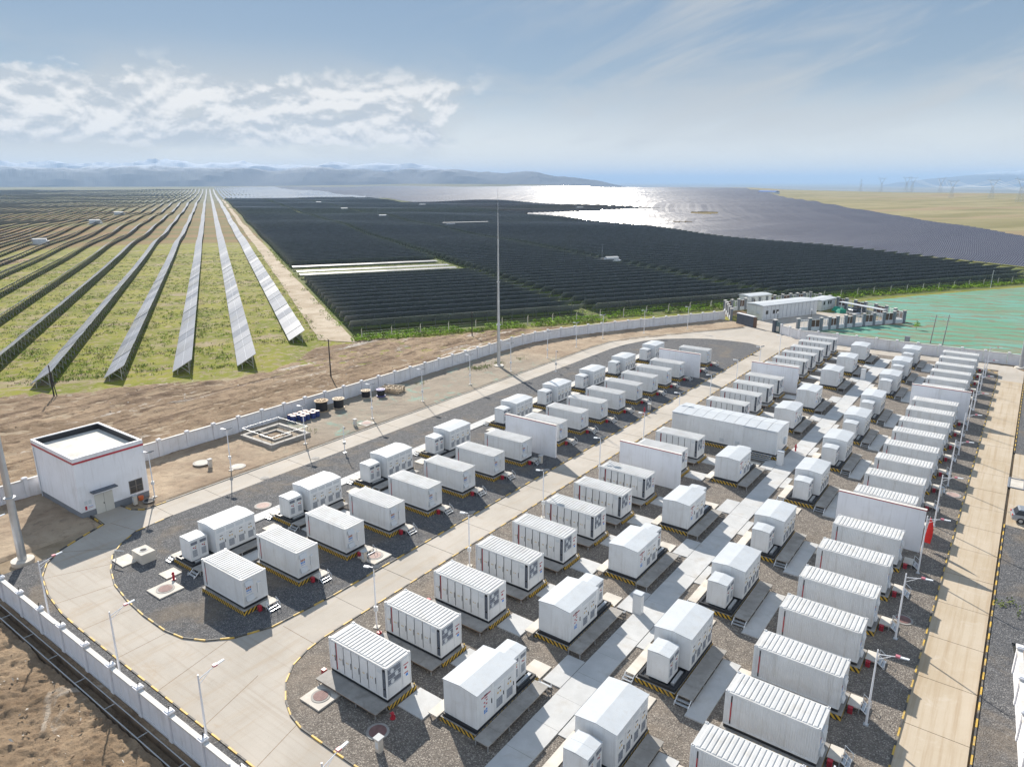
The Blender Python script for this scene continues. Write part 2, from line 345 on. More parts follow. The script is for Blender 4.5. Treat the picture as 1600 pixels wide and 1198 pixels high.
# ------------------------------------------------------------------ geometry helpers
class MB:
    def __init__(s): s.v = []; s.f = []; s.m = []; s.mats = []
    def mi(s, m):
        if m not in s.mats: s.mats.append(m)
        return s.mats.index(m)
    def add(s, vs, fs, m):
        o = len(s.v); k = s.mi(m); s.v += vs
        for f in fs: s.f.append(tuple(i + o for i in f)); s.m.append(k)
    def box(s, x0, x1, y0, y1, z0, z1, m, top=None):
        vs = [(x0,y0,z0),(x1,y0,z0),(x1,y1,z0),(x0,y1,z0),(x0,y0,z1),(x1,y0,z1),(x1,y1,z1),(x0,y1,z1)]
        s.add(vs, [(0,3,2,1),(0,1,5,4),(1,2,6,5),(2,3,7,6),(3,0,4,7)], m); s.add(vs[4:], [(0,1,2,3)], top or m)
        return s
    def hexa(s, vs, m):
        s.add(vs, [(0,3,2,1),(4,5,6,7),(0,1,5,4),(1,2,6,5),(2,3,7,6),(3,0,4,7)], m); return s
    def bar(s, p, q, t, m, t2=None):
        p = Vector(p); q = Vector(q); d = (q - p)
        if d.length < 1e-6: return s
        d.normalize(); u = d.cross(Vector((0, 0, 1)) if abs(d.z) < .9 else Vector((1, 0, 0))).normalized(); w_ = d.cross(u)
        a = t/2; c_ = (t2 if t2 is not None else t)/2; vs = []
        for pt, h in ((p, a), (q, c_)):
            for i, j in ((-1,-1),(1,-1),(1,1),(-1,1)): vs.append(tuple(pt + u*i*h + w_*j*h))
        s.add(vs, [(0,1,5,4),(1,2,6,5),(2,3,7,6),(3,0,4,7),(0,3,2,1),(4,5,6,7)], m); return s
    def tube(s, p, q, r0, r1, m, n=8, caps=True):
        p = Vector(p); q = Vector(q); d = (q - p).normalized(); u = d.cross(Vector((0, 0, 1)) if abs(d.z) < .9 else Vector((1, 0, 0))).normalized(); w_ = d.cross(u)
        vs = []
        for pt, r in ((p, r0), (q, r1)):
            for k in range(n):
                a = 2*pi*k/n; vs.append(tuple(pt + u*cos(a)*r + w_*sin(a)*r))
        fs = [(k, (k+1) % n, n + (k+1) % n, n + k) for k in range(n)]
        if caps: fs += [tuple(range(n-1, -1, -1)), tuple(range(n, 2*n))]
        s.add(vs, fs, m); return s
    def prism(s, pts, z0, z1, m, top=None):          # polygon counter-clockwise
        n = len(pts); vs = [(x, y, z0) for x, y in pts] + [(x, y, z1) for x, y in pts]
        s.add(vs, [(k, (k+1) % n, n + (k+1) % n, n + k) for k in range(n)], m)
        s.add([(x, y, z1) for x, y in pts], [tuple(range(n))], top or m); return s
    def quad(s, a, b, c_, d, m): s.add([a, b, c_, d], [(0,1,2,3)], m); return s
    def mesh(s, name):
        me = bpy.data.meshes.new(name); me.from_pydata(s.v, [], s.f)
        for m in s.mats: me.materials.append(MATS[m])
        if len(s.mats) > 1: me.polygons.foreach_set('material_index', s.m)
        me.update(); return me
def obj(name, mb, parent=None, **props):
    me = mb.mesh(name) if isinstance(mb, MB) else mb
    o = bpy.data.objects.new(name, me); COL.objects.link(o)
    if parent: o.parent = parent
    for k, v in props.items(): o[k] = v
    return o
def thing(name, label, cat, loc=(0,0,0), rz=0, group=None, mb=None):
    o = bpy.data.objects.new(name, mb.mesh(name) if isinstance(mb, MB) else mb); COL.objects.link(o)
    o.location = loc; o.rotation_euler = (0, 0, rz); o['label'] = label; o['category'] = cat
    if group: o['group'] = group
    return o
# a spec is (name, mesh, [child specs], props): every copy of a thing shares these meshes
def part(name, mb, *kids, **props): return (name, mb.mesh(name) if isinstance(mb, MB) else mb, kids, props)
def place(name, label, cat, specs, loc, rz=0, group=None):
    r = thing(name, label, cat, loc, rz, group)
    def go(ss, par):
        for (n, me, kids, props) in ss:
            o = bpy.data.objects.new(n, me); COL.objects.link(o); o.parent = par
            for k, v in props.items():
                if k == 'at': o.location = v
                else: o[k] = v
            go(kids, o)
    go(specs, r); return r
ORD = ['', 'first','second','third','fourth','fifth','sixth','seventh','eighth','ninth','tenth','eleventh','twelfth','thirteenth','fourteenth','fifteenth','sixteenth','seventeenth','eighteenth','nineteenth','twentieth']
TENS = {2:'twenty',3:'thirty',4:'forty',5:'fifty',6:'sixty',7:'seventy',8:'eighty',9:'ninety'}
TENO = {2:'twentieth',3:'thirtieth',4:'fortieth',5:'fiftieth',6:'sixtieth',7:'seventieth',8:'eightieth',9:'ninetieth'}
def ordw(k):
    if k <= 20: return ORD[k]
    if k >= 100: return 'hundred and ' + ordw(k-100) if k > 100 else 'hundredth'
    return TENO[k//10] if k % 10 == 0 else TENS[k//10] + '-' + ORD[k % 10]

def ab(x, y):                              # world -> (a along the panel rows, b across them)
    e, n = to_en(x, y); return (e*sin(AZR) + n*cos(AZR), e*cos(AZR) - n*sin(AZR))
def from_ab(a, b):
    return en(a*sin(AZR) + b*cos(AZR), a*cos(AZR) - b*sin(AZR))
FX, FY = from_ab(0, 1)
FIELD_RZ = atan2(FY, FX)                    # object frame (x = b, y = a)
def sstep(v, a, b):
    t = min(max((v-a)/(b-a), 0), 1); return t*t*(3-2*t)
def terr(x, y):
    if -125 < x < 14 and -20 < y < 19.6: return -1.0
    d = hypot(x + 45, y - 100)
    wgt = sstep(d, 230, 420)
    if wgt == 0: return -0.2
    a, b = ab(x, y)
    t = .55*sin(a/31 + b/57) + .5*sin(a/67 - b/41 + 1) + .45*sin(b/23 + a/140)
    far = sstep(d, 600, 1600)
    t += far*(2.0*sin(a/210 + b/330 + .6) + 1.5*sin(a/150 - b/270) + 1.3*sin(b/120 + a/400))
    return -0.2 + wgt*t
def frustum(x, y, z=1.0, mx=80, my=60):
    e, n = to_en(x, y); u = z - CAMH
    fz = n*cos(PITCH) - u*sin(PITCH)
    if fz < 1: return None
    px = 800 + 1109*e/fz; py = 599 - 1109*(n*sin(PITCH) + u*cos(PITCH))/fz
    return (px, py) if -mx < px < 1600 + mx and py < 1198 + my else None
def ground_at(px, py, z=0.0):
    X = (px-800)/1109; Y = -(py-599)/1109
    e, n, u = X, cos(PITCH) + Y*sin(PITCH), -sin(PITCH) + Y*cos(PITCH)
    t = (z - CAMH)/u; return en(e*t, n*t)

# ------------------------------------------------------------------ the plain, its crest, the lowland and the mountains
CREST = [(-400,292,0),(0,292,0),(330,291.4,0),(480,291,4),(560,291,8),(640,291,17),(740,291,15),(840,291,12),(900,291,7),(950,292,0),(1000,292.5,0),(1180,293,0),(1225,296,0),(1300,298.5,2),(1400,300,0),(1600,302,0),(2100,302,0)]
def crest(px):
    for (x0,y0,h0),(x1,y1,h1) in zip(CREST, CREST[1:]):
        if x0 <= px <= x1:
            t = (px-x0)/(x1-x0); y = y0 + (y1-y0)*t; return 36*1153/(y-283), h0 + (h1-h0)*t
    return 36*1153/9, 0
def crest_at(azm):
    px = 800 + 1153*math.tan(min(max(azm, -.9), .9)); n, h = crest(px)
    return n/cos(min(abs(azm), .9)), h, n
def build_ground():
    NA, azs = 330, []
    for i in range(NA+1): azs.append(-1.0 + 2.0*i/NA)
    rads = [6]
    while rads[-1] < 1.0e4: rads.append(rads[-1]*1.032 + .15)
    vs, fs = [], []; NR = 150
    for azm in azs:
        Rc, hc, _ = crest_at(azm)
        for j in range(NR):
            t = j/(NR-1); r = 5*(Rc/5)**t
            x, y = en(r*sin(azm), r*cos(azm)); z = terr(x, y)
            fl = 1 - sstep(r, Rc*.75, Rc*.97)
            z = z*max(fl, .1) + hc*sstep(r, Rc*.86, Rc*.99)*1.05
            vs.append((x, y, z))
        for k, (rr, zz) in enumerate(((1.04, -4), (1.25, -62))):
            x, y = en(Rc*rr*sin(azm), Rc*rr*cos(azm)); vs.append((x, y, zz + hc*(1-k)*.6))
    M = NR + 2
    for i in range(NA):
        for j in range(M-1):
            a = i*M + j; fs.append((a, a+M, a+M+1, a+1))
    # to field frame
    mi = Matrix.Rotation(-FIELD_RZ, 3, 'Z'); vs = [tuple(mi @ Vector(v)) for v in vs]
    mb = MB(); mb.add(vs, fs, 'plain_ground'); o = obj('ground', mb, kind='structure'); o.rotation_euler = (0, 0, FIELD_RZ)
    for p in o.data.polygons: p.use_smooth = True
    # behind and below the camera
    mb = MB(); mb.add([(-400,-300,-.6),(400,-300,-.6),(400,260,-.6),(-400,260,-.6)], [(0,1,2,3)], 'bare_soil'); obj('ground', mb, kind='structure')
    mb = MB(); S = 70000
    mb.add([(-S,-S,-62.5),(S,-S,-62.5),(S,S,-62.5),(-S,S,-62.5)], [(0,1,2,3)], 'far_plain'); obj('lowland', mb, kind='structure')
build_ground()
def range_mesh(name, dist, depth, prof, seed, rough):
    mb = MB(); NA, NR = 900, 16; vs = []; fs = []
    for i in range(NA+1):
        px = -500 + 2900*i/NA; azm = atan2(px-800, 1153)
        h0 = 0
        for (x0,y0),(x1,y1) in zip(prof, prof[1:]):
            if x0 <= px <= x1: h0 = y0 + (y1-y0)*(px-x0)/(x1-x0)
        for j in range(NR):
            t = j/(NR-1); r = (dist + depth*(t-.5))/cos(azm)
            x, y = en(r*sin(azm), r*cos(azm))
            rid = 0; am = .55; fq = .0011
            for o_ in range(5): rid += am*(1 - 2*abs(noise.noise(Vector((x*fq + seed, y*fq, seed + o_))))); am *= .52; fq *= 2.05
            env = sin(pi*t)**.9
            peak = h0/1153*dist
            vs.append((x, y, -64 + (peak + 98)*env*(.80 + rough*rid + .10*noise.noise(Vector((px*.021, seed, t*2)))) if h0 > -15.9 else -90))
    for i in range(NA):
        for j in range(NR-1):
            a = i*NR + j; fs.append((a, a+NR, a+NR+1, a+1))
    mb.add(vs, fs, 'mountain_rock'); obj(name, mb, kind='structure')
range_mesh('mountains', 7100, 1600, [(-500,18),(-100,20),(0,20),(90,22),(180,20),(330,21),(420,17),(500,18),(560,17),(620,13),(660,16),(700,20),(770,16),(850,10),(900,5),(940,0),(1010,-16),(2400,-16)], 2.3, .34)
range_mesh('mountains', 9000, 1500, [(-500,25),(0,26),(60,24),(120,28),(200,26),(260,28),(330,25),(420,26),(500,24),(560,26),(640,22),(700,17),(760,9),(800,1),(870,-16),(2400,-16)], 7.9, .36)

range_mesh('mountains', 14500, 2500, [(-500,-16),(1340,-16),(1400,-2),(1470,6),(1520,11),(1570,17),(1640,20),(1750,22),(2400,20)], 4.4, .20)

# ------------------------------------------------------------------ haze: one closed box of even, thin, pale air
hm = bpy.data.materials.new('haze_air'); hm.use_nodes = True; hm.node_tree.nodes.clear(); h_ = N(hm.node_tree)
ho = h_.new('ShaderNodeOutputMaterial'); pv = h_.new('ShaderNodeVolumePrincipled'); h_.link(pv.outputs[0], ho.inputs['Volume'])
pv.inputs['Color'].default_value = (.42, .60, .86, 1); pv.inputs['Density'].default_value = 9.0e-5; pv.inputs['Anisotropy'].default_value = .0
MATS['haze_air'] = hm
hb = MB(); hb.box(-72000, 72000, -72000, 72000, -90, 290, 'haze_air'); obj('haze', hb, kind='stuff')

# ------------------------------------------------------------------ flat areas of the site
def sheet(name, pts, z, m, depth=.25, parent=None, **pr):
    mb = MB(); mb.prism(pts, z-depth, z, m); pr.setdefault('kind', 'structure')
    return obj(name, mb, parent, **pr)
def arc(cx, cy, r, a0, a1, n=10):
    return [(cx + r*cos(radians(a0 + (a1-a0)*k/n)), cy + r*sin(radians(a0 + (a1-a0)*k/n))) for k in range(n+1)]
ISL_L = [(-46.35,36),(-46.35,148)] + [(-46.4,157.2),(-47.3,160.0),(-50.3,161.4),(-55.1,161.3),(-59.8,160.3),(-63.9,157.8),(-68.2,153.9),(-71.0,149.4),(-72.7,143.5),(-73.4,137),(-73.4,60)] + \
        [(-73.4,36),(-72.9,31.6),(-71.5,29.4),(-69.8,27.7),(-67.2,26.3),(-64.1,25.2),(-60.6,24.6),(-57.2,24.3),(-53.6,24.25),(-51.4,24.6),(-49.6,25.5),(-48.0,27.1),(-46.8,29.8)]
ISL_M = [(-42.15,31.5),(-41.9,29.6),(-41.3,27.8),(-40.1,26.2),(-38.5,25.0),(-37.0,24.3),(-35.4,23.95),(-32,23.9),(-2.35,23.9),(-2.35,160),(-2.6,163),(-4.2,165.6),(-7.5,167.1),(-12.5,167.2),(-25,166.8),(-38.5,166.2),(-41.2,164.6),(-42.15,161.5)]
# concrete base under all roads, then slabs on the straights
ROADS = [('access_road', [(-77.3,30.4),(-76.3,27.8),(-75,25),(-73.3,23.2),(-71,21.9),(-67.2,20.9),(-63,20.35),(-59.7,20.3),(-20,20.0),(2,20),(2,24.6),(-30,24.6),(-34,40),(-44,40),(-44,60),(-50,40),(-68,33),(-70,40),(-77.3,40)], 'road_concrete')]
RB = MB()
RB.prism([(-77.35,30.4),(-76.3,27.8),(-75,25),(-73.3,23.2),(-71,21.9),(-67.2,20.9),(-63,20.35),(-59.7,20.25),(-20,20.0),(6,20),(6,24.6),(-32,24.6),(-40,36),(-50,36),(-68,30),(-72.5,36),(-77.35,36)], -.3, .0, 'road_concrete')
rd = obj('access_road', RB, kind='structure')
for (x0, y0, x1, y1) in ((-35,20.2,-36,24.2),(-41,20.2,-42.5,25.5),(-47,20.2,-48.2,26.6),(-53.2,20.3,-53.2,24.2),(-59.3,20.3,-59.0,24.3),(-65.2,20.7,-64.2,25.1),(-70.6,21.9,-68.2,26.9),(-74.6,25.0,-70.9,28.8),(-77.2,31.0,-73.2,31.8),(-46.2,30.5,-42.2,30.5)):
    q = MB(); q.bar((x0,y0,-.018), (x1,y1,-.018), .042, 'soil_dark'); obj('joint', q, rd)
RF = MB()
RF.prism([(-77.35,136.02),(-72.4,136.02),(-66,150),(-55,156),(-44,150),(-42.1,150.02),(-41,166.4),(-2.5,166.4),(-2.5,158.02),(1.7,158.02),(1.7,168),(-.5,171.6),(-14,172.0),(-33,172.2),(-43,172.4),(-44.5,174.2),(-47.2,176.4),(-55,180.5),(-60.5,183.2),(-57,178.5),(-59.8,174.2),(-64.9,166.4),(-71.4,156.4),(-75.4,149.2),(-76.9,143.4)], -.3, .0, 'road_concrete')
obj('access_road', RF, kind='structure')
sheet('concrete_forecourt', [(-54.6,180.0),(-47.4,176.0),(-30,206),(-36,218),(-48,214),(-58,190)], .0, 'road_concrete', .3)
def slab_road(name, x0, x1, y0, y1, step, m, seg=1):
    r = bpy.data.objects.new(name, None); COL.objects.link(r); r['kind'] = 'structure'
    y = y0
    while y < y1 - .1:
        e = min(y + step, y1); mb = MB(); dz = random.uniform(-.006, .006)
        mb.box(x0, x1, y + .03, e - .03, -.3, .012 + dz, m); o = obj('concrete_slab', mb, r); y = e
    mb = MB(); mb.box(x0 - .02, x1 + .02, y0, y1, -.4, -.05, 'dark_gap'); obj('joint_bed', mb, r)
slab_road('middle_road', -46.3, -42.2, 36.0, 150, 6.0, 'road_concrete')
slab_road('upper_road', -77.3, -73.45, 36.0, 136, 6.0, 'road_concrete')
slab_road('right_road', -2.3, 1.65, 24.6, 158, 6.1, 'road_sandy')
sheet('gravel_bed', ISL_L, .06, 'gravel_dark')
sheet('gravel_bed', ISL_M, .06, 'gravel_brown')
# verge gravel along the front wall and soil on the inner side of the left wall
sheet('gravel_verge', [(-74.5,18.25),(10,18.25),(10,19.75),(-20,19.85),(-59.7,20.05),(-63,20.15),(-67.2,20.7),(-70.8,21.7),(-73.2,23.0),(-74.4,24.2)], .05, 'gravel_dark', 1.0)
sheet('driveway', [(-81.2,30.75),(-77.3,30.5),(-77.3,34.7),(-78.6,33.9),(-81.2,33.65)], .008, 'road_concrete', .3)
sheet('gravel_verge', [(1.95,24),(6.5,24),(6.5,60.5),(3.6,62.5),(3.4,64),(9,64),(9,86.6),(1.95,88.4)], .05, 'gravel_dark')
sheet('gravel_verge', [(1.95,114.5),(9,114.4),(9,170),(1.95,168)], .05, 'gravel_dark')
sheet('sandy_yard', [(1.95,88.4),(30,86),(30,114.4),(1.95,114.5)], .01, 'road_sandy')
sheet('sandy_yard', [(1.95,168),(9,170),(9,173.4),(-4.4,172.9),(-.2,171.4)], -.005, 'bare_soil')

def soil_grid(name, x0, x1, y0, y1, st, amp, m, mask=None, seed=0, base=0.0, rut=None, clods=False):
    nx = int((x1-x0)/st) + 1; ny_ = int((y1-y0)/st) + 1; vs = []; fs = []; ok = []
    for j in range(ny_):
        for i in range(nx):
            x = x0 + i*st; y = y0 + j*st
            z = base + amp*(noise.fractal(Vector((x*.35, y*.35, seed)), .9, 2.0, 4) + .6*noise.fractal(Vector((x*1.3, y*1.3, seed+4)), .8, 2.0, 3))
            if clods: z += .11*noise.fractal(Vector((x*2.6, y*2.6, 1.7)), .6, 2.1, 3) + .16*max(0, noise.noise(Vector((x*.55 + .5*noise.noise(Vector((x, y, 3))), y*.9, 6))) - .1)
            if rut: z += rut(x, y)
            k = mask(x, y) if mask else 1
            z = z*max(0, min(1, k)) - (.5*(1 - max(0, min(1, k))))
            vs.append((x, y, z)); ok.append(k > -.6)
    for j in range(ny_-1):
        for i in range(nx-1):
            a = j*nx + i
            if ok[a] or ok[a+1] or ok[a+nx] or ok[a+nx+1]: fs.append((a, a+1, a+nx+1, a+nx))
    mb = MB(); mb.add(vs, fs, m); o = obj(name, mb, kind='structure')
    for p in o.data.polygons: p.use_smooth = True
    return o
soil_grid('dug_soil', -96, -24, 1, 16.8, .16, .22, 'bare_soil', seed=1.3, base=-.05, clods=True, mask=lambda x, y: min(1, (16.85-y)/.4 + .75))
def strip_mask(x, y):
    right = -77.55 if y < 136 else (-77.5 + (y-136)*.1 if y < 144 else -76.9 + (y-143.4)*(16.5/31))
    left = -92.0 if y < 124 else -92.0 + (y-124)*.02 + max(0, y-138)*.44
    k = min((right - x)/.35, (x - left)/.3 + .6)
    if -81.4 < x and 30.4 < y < 34.9: k = -1
    return k
soil_grid('inner_soil_strip', -92.6, -55, 18.4, 186, .42, .11, 'strip_soil', mask=strip_mask, seed=4.1, base=.03)
def outer_mask(x, y):
    a, b = ab(x, y)
    lim = (143 if b < 8 else (143 + (b-8)*1.9 if b < 20 else 165)) + 4*noise.noise(Vector((x*.09, y*.09, 2)))
    inner = (-92.3 if y < 124 else -92.3 + (y-124)*.02 + max(0, y-138)*.44) - x
    return min((lim - a)/2.5, inner/.4 + .3)
def ruts(x, y):
    d = 0
    for off, ph in ((-104.5, 0), (-106.3, 0), (-112, 1.1), (-114, 1.1), (-121, 2.0), (-123, 2.0)):
        cx = off + 1.6*sin(y*.05 + ph); d -= .16*math.exp(-((x-cx)/.38)**2); d += .09*math.exp(-((abs(x-cx)-.7)/.3)**2)
    return d
soil_grid('outer_soil', -190, -58, 2, 205, .55, .30, 'bare_soil', mask=outer_mask, seed=8.2, base=-.05, rut=ruts)
# dusty track between the left field and the dark field, draped on the plain
def drape(name, poly_ab, st, m, lift):
    amin = min(p[0] for p in poly_ab); amax = max(p[0] for p in poly_ab)
    mb = MB(); rows = []; a = amin
    def span(a):
        xs = []
        for (a0,b0),(a1,b1) in zip(poly_ab, poly_ab[1:] + poly_ab[:1]):
            if (a0 <= a < a1) or (a1 <= a < a0): xs.append(b0 + (b1-b0)*(a-a0)/(a1-a0))
        return (min(xs), max(xs)) if len(xs) > 1 else None
    a = amin + .01
    while a < amax:
        s_ = span(a)
        if s_:
            r = []
            for k in range(5):
                b = s_[0] + (s_[1]-s_[0])*k/4; b += .5*noise.noise(Vector((a*.11, b*.3, 1))) if k in (0, 4) else 0
                x, y = from_ab(a, b); r.append((x, y, terr(x, y) + lift))
            rows.append(r)
        a += st*(1 + a/300)
    vs = [v for r in rows for v in r]; fs = []
    for i in range(len(rows)-1):
        for k in range(4): q = i*5 + k; fs.append((q, q+1, q+6, q+5))
    mb.add(vs, fs, m); return obj(name, mb, kind='structure')
drape('dirt_track', [(164,20.5),(163,28.2),(340,27.2),(700,25.5),(1600,25),(1600,21.5),(700,21.5),(380,21.3)], 4, 'dust_track', .10)
net = [(-44.2,175.2),(-41.0,173.9),(10,174.6),(60,175),(60,262),(30,296),(-2,309),(-16,287),(-31,262),(-42,241),(-27,214.5),(-24.2,210.5),(-45,183.5)]
sheet('netted_ground', net, -.05, 'dust_net', .3)
# drainage ditch outside the front wall
DT = MB()
DT.box(-110, 10, 17.58, 17.66, -.85, .08, 'soil_dark', 'concrete_walk'); DT.box(-110, 10, 16.80, 16.88, -.85, .08, 'soil_dark', 'concrete_walk'); DT.box(-110, 10, 16.88, 17.58, -.85, -.8, 'soil_dark')
for k in range(24): DT.box(-108 + k*4.6, -107.95 + k*4.6, 16.88, 17.58, -.02, .04, 'concrete_walk')
obj('drainage_ditch', DT, kind='structure')
sheet('soil_bank', [(-110,17.66),(10,17.66),(10,18.05),(-110,18.05)], .02, 'bare_soil', .9)

# ------------------------------------------------------------------ kerbs
def kerb(label, pts, painted=True, closed=False, near=105, name='painted_kerb', step=1.0, w_=.11, h=.11):
    r = thing(name, label, 'kerb', (0, 0, 0))
    far = MB(); P = pts + (pts[:1] if closed else [])
    ks = []; acc = []
    for (x0,y0),(x1,y1) in zip(P, P[1:]):
        L = hypot(x1-x0, y1-y0); n = max(1, round(L/step))
        for k in range(n):
            a = (x0 + (x1-x0)*k/n, y0 + (y1-y0)*k/n); b = (x0 + (x1-x0)*(k+1)/n, y0 + (y1-y0)*(k+1)/n); ks.append((a, b))
    cnt = 0
    for i, (a, b) in enumerate(ks):
        m = ('yellow_paint' if i % 2 else 'black_paint') if painted else 'concrete_pale'
        dx, dy = b[0]-a[0], b[1]-a[1]; L = hypot(dx, dy); nx, ny_ = -dy/L*w_/2, dx/L*w_/2; gx, gy = dx/L*.008, dy/L*.008
        z0, z1 = -.1, h + random.uniform(-.008, .008)
        vs = [(a[0]+gx-nx, a[1]+gy-ny_, z0),(b[0]-gx-nx, b[1]-gy-ny_, z0),(b[0]-gx+nx, b[1]-gy+ny_, z0),(a[0]+gx+nx, a[1]+gy+ny_, z0)]
        vs += [(x, y, z1) for x, y, _ in vs]
        fr = frustum(a[0], a[1], 0, 20, 20)
        if painted and fr and hypot(*a) < near and cnt < 290:
            mb = MB(); mb.hexa(vs, m); obj('kerb_block', mb, r); cnt += 1
        else: far.hexa(vs, m)
    if far.v: obj('kerb_run', far, r, kind='stuff')
kerb('yellow and black kerb round the dark gravel island left of the middle road', ISL_L[-13:] + [(-46.35,36),(-46.35,157.2)])
kerb('plain concrete kerb round the far and upper side of the dark gravel island', ISL_L[2:12], painted=False, name='concrete_kerb')
kerb('yellow and black kerb along the left edge of the brown gravel island', [(-2.35,23.9),(-32,23.9)] + ISL_M[6::-1] + [(-42.15,161.5)])
kerb('yellow and black kerb between container ends and the sandy right road', [(-2.35,24.2),(-2.35,160),(-2.6,163),(-4.2,165.6)])
kerb('yellow and black kerb on the outer side of the sandy right road', [(1.85,24.2),(1.85,88.3)])
kerb('yellow and black kerb beyond the yard opening of the right road', [(1.85,114.6),(1.85,166)])
kerb('yellow and black kerb along the front wall verge', [(4,19.85),(-20,19.92),(-59.7,20.15),(-63,20.25),(-67.2,20.8),(-71,21.8),(-73.3,23.1),(-75,24.9),(-76.4,27.8),(-77.4,30.3),(-80.8,30.5)])
kerb('short yellow and black kerb in front of the pump house window', [(-80.6,33.75),(-78.6,33.95),(-77.4,34.9),(-77.4,37.4)])
kerb('low plain kerb along the outer edge of the upper road', [(-77.45,37.4),(-77.45,136),(-76.95,143.4),(-75.4,149.3),(-71.4,156.5),(-64.9,166.5),(-59.8,174.3),(-57.2,178.6)], painted=False, name='concrete_kerb')

# ------------------------------------------------------------------ walkway slabs between the rows
r = bpy.data.objects.new('walkway', None); COL.objects.link(r); r['kind'] = 'structure'
wm = {}
def slab(x0, x1, y0, y1, z=.16, m='concrete_walk'):
    k = (round(x1-x0, 2), round(y1-y0, 2), m)
    if k not in wm: mb = MB(); mb.box(0, x1-x0, 0, y1-y0, 0, .22, m); wm[k] = mb.mesh('paving_slab')
    o = bpy.data.objects.new('paving_slab', wm[k]); COL.objects.link(o); o.parent = r; o.location = (x0, y0, z-.22 + random.uniform(-.004, .004))
y = 25.0
while y < 163:
    if not (92.0 < y < 93): slab(-23.15, -20.95, y, y + 2.98)
    y += 3.0
D_Y = [28.8,34.5,40.4,46.2,52.05,57.9,63.8,69.7,79.35,85.15,103.35,109.4,115.4,121.4,131.3,137.25,143.2,149.2,155.3,161.2]
M1_Y = [30.4,42.05,53.8,65.7,81.0,105.05,117.05,132.75,144.9,157.1]
M2_Y = [32.8,44.45,56.2,67.9,82.7,95.8,107.9,119.9,135.6,147.9,160.0]
L_Y = [33.4,44.8,56.5,68.2,83.6,95.2,107.1,119.2,132.5]
LC_Y = [29.55,35.25,41.0,46.8,52.7,58.7,64.65,70.65,79.7,85.6,91.55,97.45,103.65,109.7,115.5,121.35,129.1,134.9]
R_Y = [28.9,34.8,40.7,46.6,52.75,58.4,64.6,70.6,80.1,86.1,92.2,98.2,104.4,110.0,116.3,122.1,131.6,137.7,143.8,150.0,156.2,161.8]
for y in D_Y: slab(-31.55, -29.2, y + .55, y + 2.85)
for y in M1_Y:
    slab(-24.75, -23.2, y + 7.3, y + 10.9) if y < 150 else None
    slab(-26.6, -25.0, y + 7.3, y + 8.9, .14, 'concrete_pale'); slab(-29.15, -28.6, y + .5, y + 2.6, .15)
for y in M2_Y:
    slab(-14.7, -13.3, y - 4.0, y + 3.6); slab(-13.25, -12.35, y + 1.6, y + 3.4, .12, 'concrete_pale')
    slab(-20.9, -20.2, y + 1.0, y + 4.6, .12); slab(-18.5, -17.0, y - 5.3, y - 3.6, .14, 'concrete_pale')
for y in L_Y: slab(-62.5, -61.0, y - 4.9, y - 3.4, .14, 'concrete_pale'); slab(-59.0, -57.4, y - 2.5, y + 3.4, .14)
y = 36.0
while y < 137: slab(-65.9, -64.3, y, y + 3.9); y += 3.95

# ------------------------------------------------------------------ battery containers
CL, CW, ZB, ZT = 6.06, 2.44, .62, 3.32
def corr(mb, axis, a0, a1, fixed, z0, z1, n, depth, m, sign):
    """corrugated vertical sheet along x (axis 0) or y (axis 1)"""
    pts = []; step = (a1-a0)/n
    for k in range(n):
        s0 = a0 + k*step
        pts += [(s0, 0), (s0 + step*.4, 0), (s0 + step*.5, depth), (s0 + step*.9, depth)]
    pts.append((a1, 0)); vs = []
    for p, d in pts:
        q = fixed + sign*d
        vs += [((p, q, z0), (p, q, z1))] if axis == 0 else [((q, p, z0), (q, p, z1))]
    V = [v for pr in vs for v in pr]; F_ = []
    for k in range(len(pts)-1):
        f = (2*k, 2*k+2, 2*k+3, 2*k+1); F_.append(f if (axis == 0) == (sign > 0) else f[::-1])
    mb.add(V, F_, m)
def body(side):
    mb = MB(); z0, z1 = ZB + .1, ZT - .06; t = .09
    for x0, x1 in ((0, t), (CL-t, CL)):
        for y0, y1 in ((0, t), (CW-t, CW)): mb.box(x0, x1, y0, y1, z0, z1, 'white_paint')
    for y0, y1 in ((0, t), (CW-t, CW)):
        mb.box(t, CL-t, y0, y1, z0, z0 + .1, 'white_paint'); mb.box(t, CL-t, y0, y1, z1-.1, z1, 'white_paint')
    for x0, x1 in ((0, t), (CL-t, CL)):
        mb.box(x0, x1, t, CW-t, z0, z0 + .1, 'white_paint'); mb.box(x0, x1, t, CW-t, z1-.1, z1, 'white_paint')
    if side == 'doors': mb.box(t, CL-t, .05, .07, z0 + .1, z1-.1, 'dark_gap')
    else: corr(mb, 0, t, CL-t, .03, z0 + .1, z1-.1, 40, .03, 'white_paint', 1)
    corr(mb, 0, t, CL-t, CW-.03, z0 + .1, z1-.1, 40, .03, 'white_paint', -1)
    corr(mb, 1, t, CW-t, .03, z0 + .1, z1-.1, 14, .03, 'white_paint', 1)
    mb.box(CL-.05, CL-.03, t, CW-t, z0 + .1, z1-.1, 'door_white')
    return mb
def roof():
    mb = MB(); n = 17; x0, x1 = .22, CL-.22; st = (x1-x0)/n; z = ZT-.03; d = .045
    mb.box(0, CL, 0, CW, ZT-.06, z-.004, 'roof_paint')
    prof = [(x0, 0)]
    for k in range(n):
        s0 = x0 + k*st; prof += [(s0 + st*.12, 0), (s0 + st*.28, d), (s0 + st*.84, d), (s0 + st, 0)]
    V = []; F_ = []
    for px, pz in prof: V += [(px, .10, z + pz*0), (px, .16, z + pz), (px, CW-.16, z + pz), (px, CW-.10, z + pz*0)]
    for k in range(len(prof)-1):
        for j in range(3): a = 4*k + j; F_.append((a, a+4, a+5, a+1))
    mb.add(V, F_, 'roof_paint'); return mb
